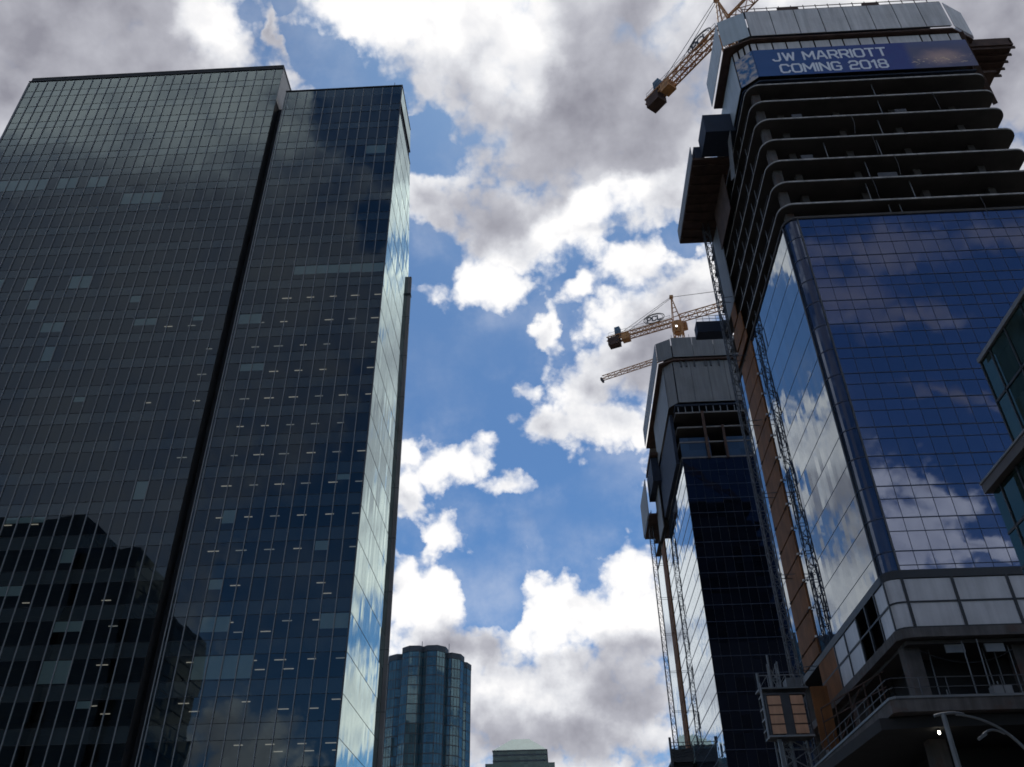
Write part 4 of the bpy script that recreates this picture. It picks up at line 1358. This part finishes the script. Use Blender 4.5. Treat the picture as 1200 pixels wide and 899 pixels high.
# ------------------------------------------------------------------ building fragment at the right edge
frag = thing('street_corner_building', (30, 34, 0), 'low dark glass building with a projecting flat canopy at the right edge', 'building')
GFR = glass('green_glass', (50, 1.9, 2.9), (0, 1, 27.4 - 29), ior=1.5, tint=(0.7, 0.9, 0.82), base=(0.018, 0.03, 0.028), tilt=0.008, bow=0.004)
FX, FY = 22.6, 36.55
ztop = 28.1
rows = [22.3, 25.4, ztop - 0.25]
for a, b in zip(rows, rows[1:]):
    MB().wall([(FX, FY), (FX, 5)], a, b).build('window_band', GFR, frag)
    MB().wall([(40, FY), (FX, FY)], a, b).build('window_band', GFR, frag)
m = MB()
for z in rows[1:2]:
    m.box(FX - 0.05, FX + 0.03, 5, FY + 0.05, z - 0.06, z + 0.06)
y = FY - 1.1
while y > 6:
    m.box(FX - 0.05, FX + 0.03, y - 0.04, y + 0.04, 22.3, ztop - 0.25)
    y -= 1.75
m.box(FX - 0.06, FX + 0.05, FY - 0.04, FY + 0.06, 22.3, ztop - 0.25)
m.build('mullion_grid', M_joint, frag)
MB().box(FX - 0.12, 40, 5, FY + 0.1, ztop - 0.25, ztop).build('parapet_cap', M_screen_d, frag)
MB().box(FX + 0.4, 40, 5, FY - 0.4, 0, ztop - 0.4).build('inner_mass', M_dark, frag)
M_can = solid('canopy_metal', (0.085, 0.075, 0.074), 0.6, vary=0.15)
MB().box(21.85, 40, 4, 39.3, 21.75, 22.25).build('canopy', M_can, frag)
MB().box(21.8, 40, 4, 39.35, 22.25, 22.35).build('canopy_cap', M_screen_d, frag)
LX, LY = 22.2, 39.15
GLO = glass('lower_green_glass', (50, 1.8, 4.0), (0, 1, 1.7), ior=1.45, tint=(0.7, 0.9, 0.82), base=(0.012, 0.02, 0.018), tilt=0.01, bow=0.006)
lr = [0.3, 5.5, 9.6, 13.6, 17.7, 19.5, 21.7]
for a, b in zip(lr, lr[1:]):
    MB().wall([(LX, LY), (LX, 5)], a, b).build('window_band', GLO, frag)
    MB().wall([(40, LY), (LX, LY)], a, b).build('window_band', GLO, frag)
m = MB()
y = LY - 0.9
while y > 6:
    m.box(LX - 0.06, LX + 0.03, y - 0.05, y + 0.05, 0.3, 21.7)
    y -= 1.8
for z in lr[1:-1]:
    m.box(LX - 0.04, LX + 0.03, 5, LY, z - 0.06, z + 0.06)
m.build('mullion_grid', M_joint, frag)
MB().box(LX + 0.3, 39.8, 5, LY - 0.3, 0, 21.6).build('inner_mass', M_dark, frag)

# ------------------------------------------------------------------ far towers at the end of the street
lob = thing('fluted_round_tower', (-45, 316, 0), 'round blue glass tower of fluted bays with angular pale caps', 'tower')
GL = glass('blue_tower_glass', (1.4, 1.4, 3.2), (0.3, 0.3, 0), ior=1.9, tint=(0.50, 0.76, 0.86), base=(0.055, 0.115, 0.14), tilt=0.003, bow=0.008, bow_scale=0.12)  # body colour brightened to paint distance haze into the glass
M_capb = solid('tower_cap', (0.06, 0.075, 0.09), 0.7, vary=0.1)
cxl, cyl, RL = -45.5, 316.0, 14.3
NB = 10
for k in range(NB):
    a = 2 * math.pi * (k + 0.52) / NB - math.pi / 2
    bx, by = cxl + RL * 0.76 * math.cos(a), cyl + RL * 0.76 * math.sin(a)
    front = math.sin(a) < -0.8
    hh = 103.4 if front else (101.8 if math.sin(a) < 0 else 100.7)
    poly = []
    for i in range(7):
        b = a + (i - 3) * R(42)
        rr = 4.9
        poly.append((bx + rr * math.cos(b), by + rr * math.sin(b)))
    poly.append((cxl + 4 * math.cos(a), cyl + 4 * math.sin(a)))
    bay = MB().prism(poly, 0.2, hh - 2.0).build('fluted_bay', GL, lob)
    capp = [(bx + (x - bx) * 1.04, by + (y - by) * 1.04) for x, y in poly]
    MB().prism(capp, hh - 2.0, hh).build('bay_cap', M_capb, bay)
    m = MB()
    for (x, y) in poly[:-1]:
        m.bar((x, y, 0.2), (x, y, hh - 2.0), 0.22)
    for (p, q) in zip(poly[:-2], poly[1:-1]):
        for f in (0.33, 0.67):
            x, y = p[0] + (q[0] - p[0]) * f, p[1] + (q[1] - p[1]) * f
            m.bar((x, y, 0.2), (x, y, hh - 2.0), 0.12)
    for i in range(1, 32):
        if 3.2 * i < hh - 3:
            m.wall([(bx + (x - bx) * 1.006, by + (y - by) * 1.006) for x, y in poly[:-1]], 3.2 * i, 3.2 * i + 0.35)
    m.build('bay_mullions', M_dksteel, bay)
m = MB()
for i in range(30):
    z = 3.2 + 3.2 * i
    m.tube([(cxl, cyl, z), (cxl, cyl, z + 0.12)], 10.2, 20)
m.build('floor_rings', M_dksteel, lob)
MB().tube([(cxl, cyl, 0), (cxl, cyl, 100)], 10, 24).build('core_shaft', M_dark, lob)
for (x, y, h) in ((-46.5, 306, 4.5), (-37.0, 308, 4.0)):
    MB().tube([(x, y, 102), (x, y, 102 + h)], 0.12, 6).build('roof_antenna', M_steel, lob)

pyr = thing('pyramid_roof_tower', (-17.5, 465, 0), 'distant stepped tower with a green flat topped pyramid roof', 'tower')
GP = glass('stepped_tower_glass', (2.0, 2.0, 3.6), (0.3, 0.3, 0), ior=1.6, tint=(0.6, 0.78, 0.78), base=(0.03, 0.055, 0.06), tilt=0.01)
MB().box(-34.6, -0.6, 450, 484, 0, 94.2).build('lower_shaft', GP, pyr)
MB().box(-31.0, -4.3, 452, 480, 94.2, 100.2).build('upper_shaft', GP, pyr)
m = MB()
for i in range(26):
    m.box(-34.7, -0.5, 449.9, 484.1, 3.6 * i + 0.6, 3.6 * i + 1.3)
for z in (95.3, 98.0):
    m.box(-31.1, -4.2, 451.9, 480.1, z, z + 0.7)
m.build('floor_bands', M_capb, pyr)
MB().box(-31.3, -4.0, 451.7, 480.3, 100.2, 100.7).build('cornice', M_capb, pyr)
MB().add([(-31.0, 452, 100.7), (-4.3, 452, 100.7), (-4.3, 480, 100.7), (-31.0, 480, 100.7),
          (-21.9, 461.5, 107.9), (-13.2, 461.5, 107.9), (-13.2, 470.5, 107.9), (-21.9, 470.5, 107.9)],
         [(0, 1, 5, 4), (1, 2, 6, 5), (2, 3, 7, 6), (3, 0, 4, 7), (4, 5, 6, 7), (3, 2, 1, 0)]).build('pyramid_roof', M_copper, pyr)

# ------------------------------------------------------------------ towers across the street behind the viewer, mirrored in the glass
rfl = thing('stepped_dark_tower', (-140, -72, 0), 'stepped dark office tower mirrored in the lower left glass facade', 'tower')
GB = glass('rear_tower_glass', (1.6, 1.6, 3.8), (0.2, 0.2, 0), ior=1.5, base=(0.03, 0.032, 0.036), tilt=0.006)
for (x0, x1, y0, y1, h) in ((-190, -139, -100, -60, 122), (-139, -122, -96, -63, 112), (-122, -108, -92, -66, 92)):
    MB().box(x0, x1, y0, y1, 0, h).build('tower_block', GB, rfl)
    m = MB()
    z = 3.0
    while z < h:
        m.box(x0 - 0.1, x1 + 0.1, y0 - 0.1, y1 + 0.1, z, z + 0.35)
        z += 3.8
    m.build('floor_bands', M_dksteel, rfl)

# ------------------------------------------------------------------ street lamps
def arc(p0, p1, p2, n=10):
    p0, p1, p2 = Vector(p0), Vector(p1), Vector(p2)
    return [p0 * (1 - t) ** 2 + p1 * 2 * t * (1 - t) + p2 * t * t for t in [i / n for i in range(n + 1)]]


la = thing('street_lamp', (17.0, 40.0, 0), 'straight grey street lamp pole with a short crossarm below the terrace', 'lamp')
MB().tube([(17.0, 40, 0), (17.0, 40, 11.5)], 0.15, 12, 0.10).build('pole', M_steel, la)
m = MB()
m.tube(arc((16.6, 40, 11.42), (17.4, 40, 11.62), (17.9, 40, 11.45)), 0.06, 8)
m.build('crossarm', M_steel, la)
lb = thing('street_lamp', (20.4, 38.6, 0), 'curved arm street lamp arching over the right corner', 'lamp')
MB().tube([(20.9, 40.0, 0.1), (20.9, 40.0, 7.2)], 0.22, 12, 0.16).build('pole', M_steel, lb)
m = MB()
m.tube(arc((20.9, 40.0, 7.15), (20.4, 40.0, 11.2), (17.55, 40.0, 11.45), 16), 0.10, 8, 0.045)
m.build('curved_arm', M_steel, lb)
m = MB()
m.tube(arc((19.35, 40.0, 10.6), (18.9, 40.0, 10.95), (18.45, 40.0, 10.6), 8), 0.05, 8)
m.build('side_arm', M_steel, lb)
m = MB()
m.bar((18.55, 40, 10.62), (18.2, 40, 10.42), 0.22, 0.12)
m.build('lamp_head', M_steel, lb)
scene.cycles.use_adaptive_sampling = True
scene.cycles.adaptive_threshold = 0.02
scene.cycles.adaptive_min_samples = 12
scene.cycles.filter_width = 1.7
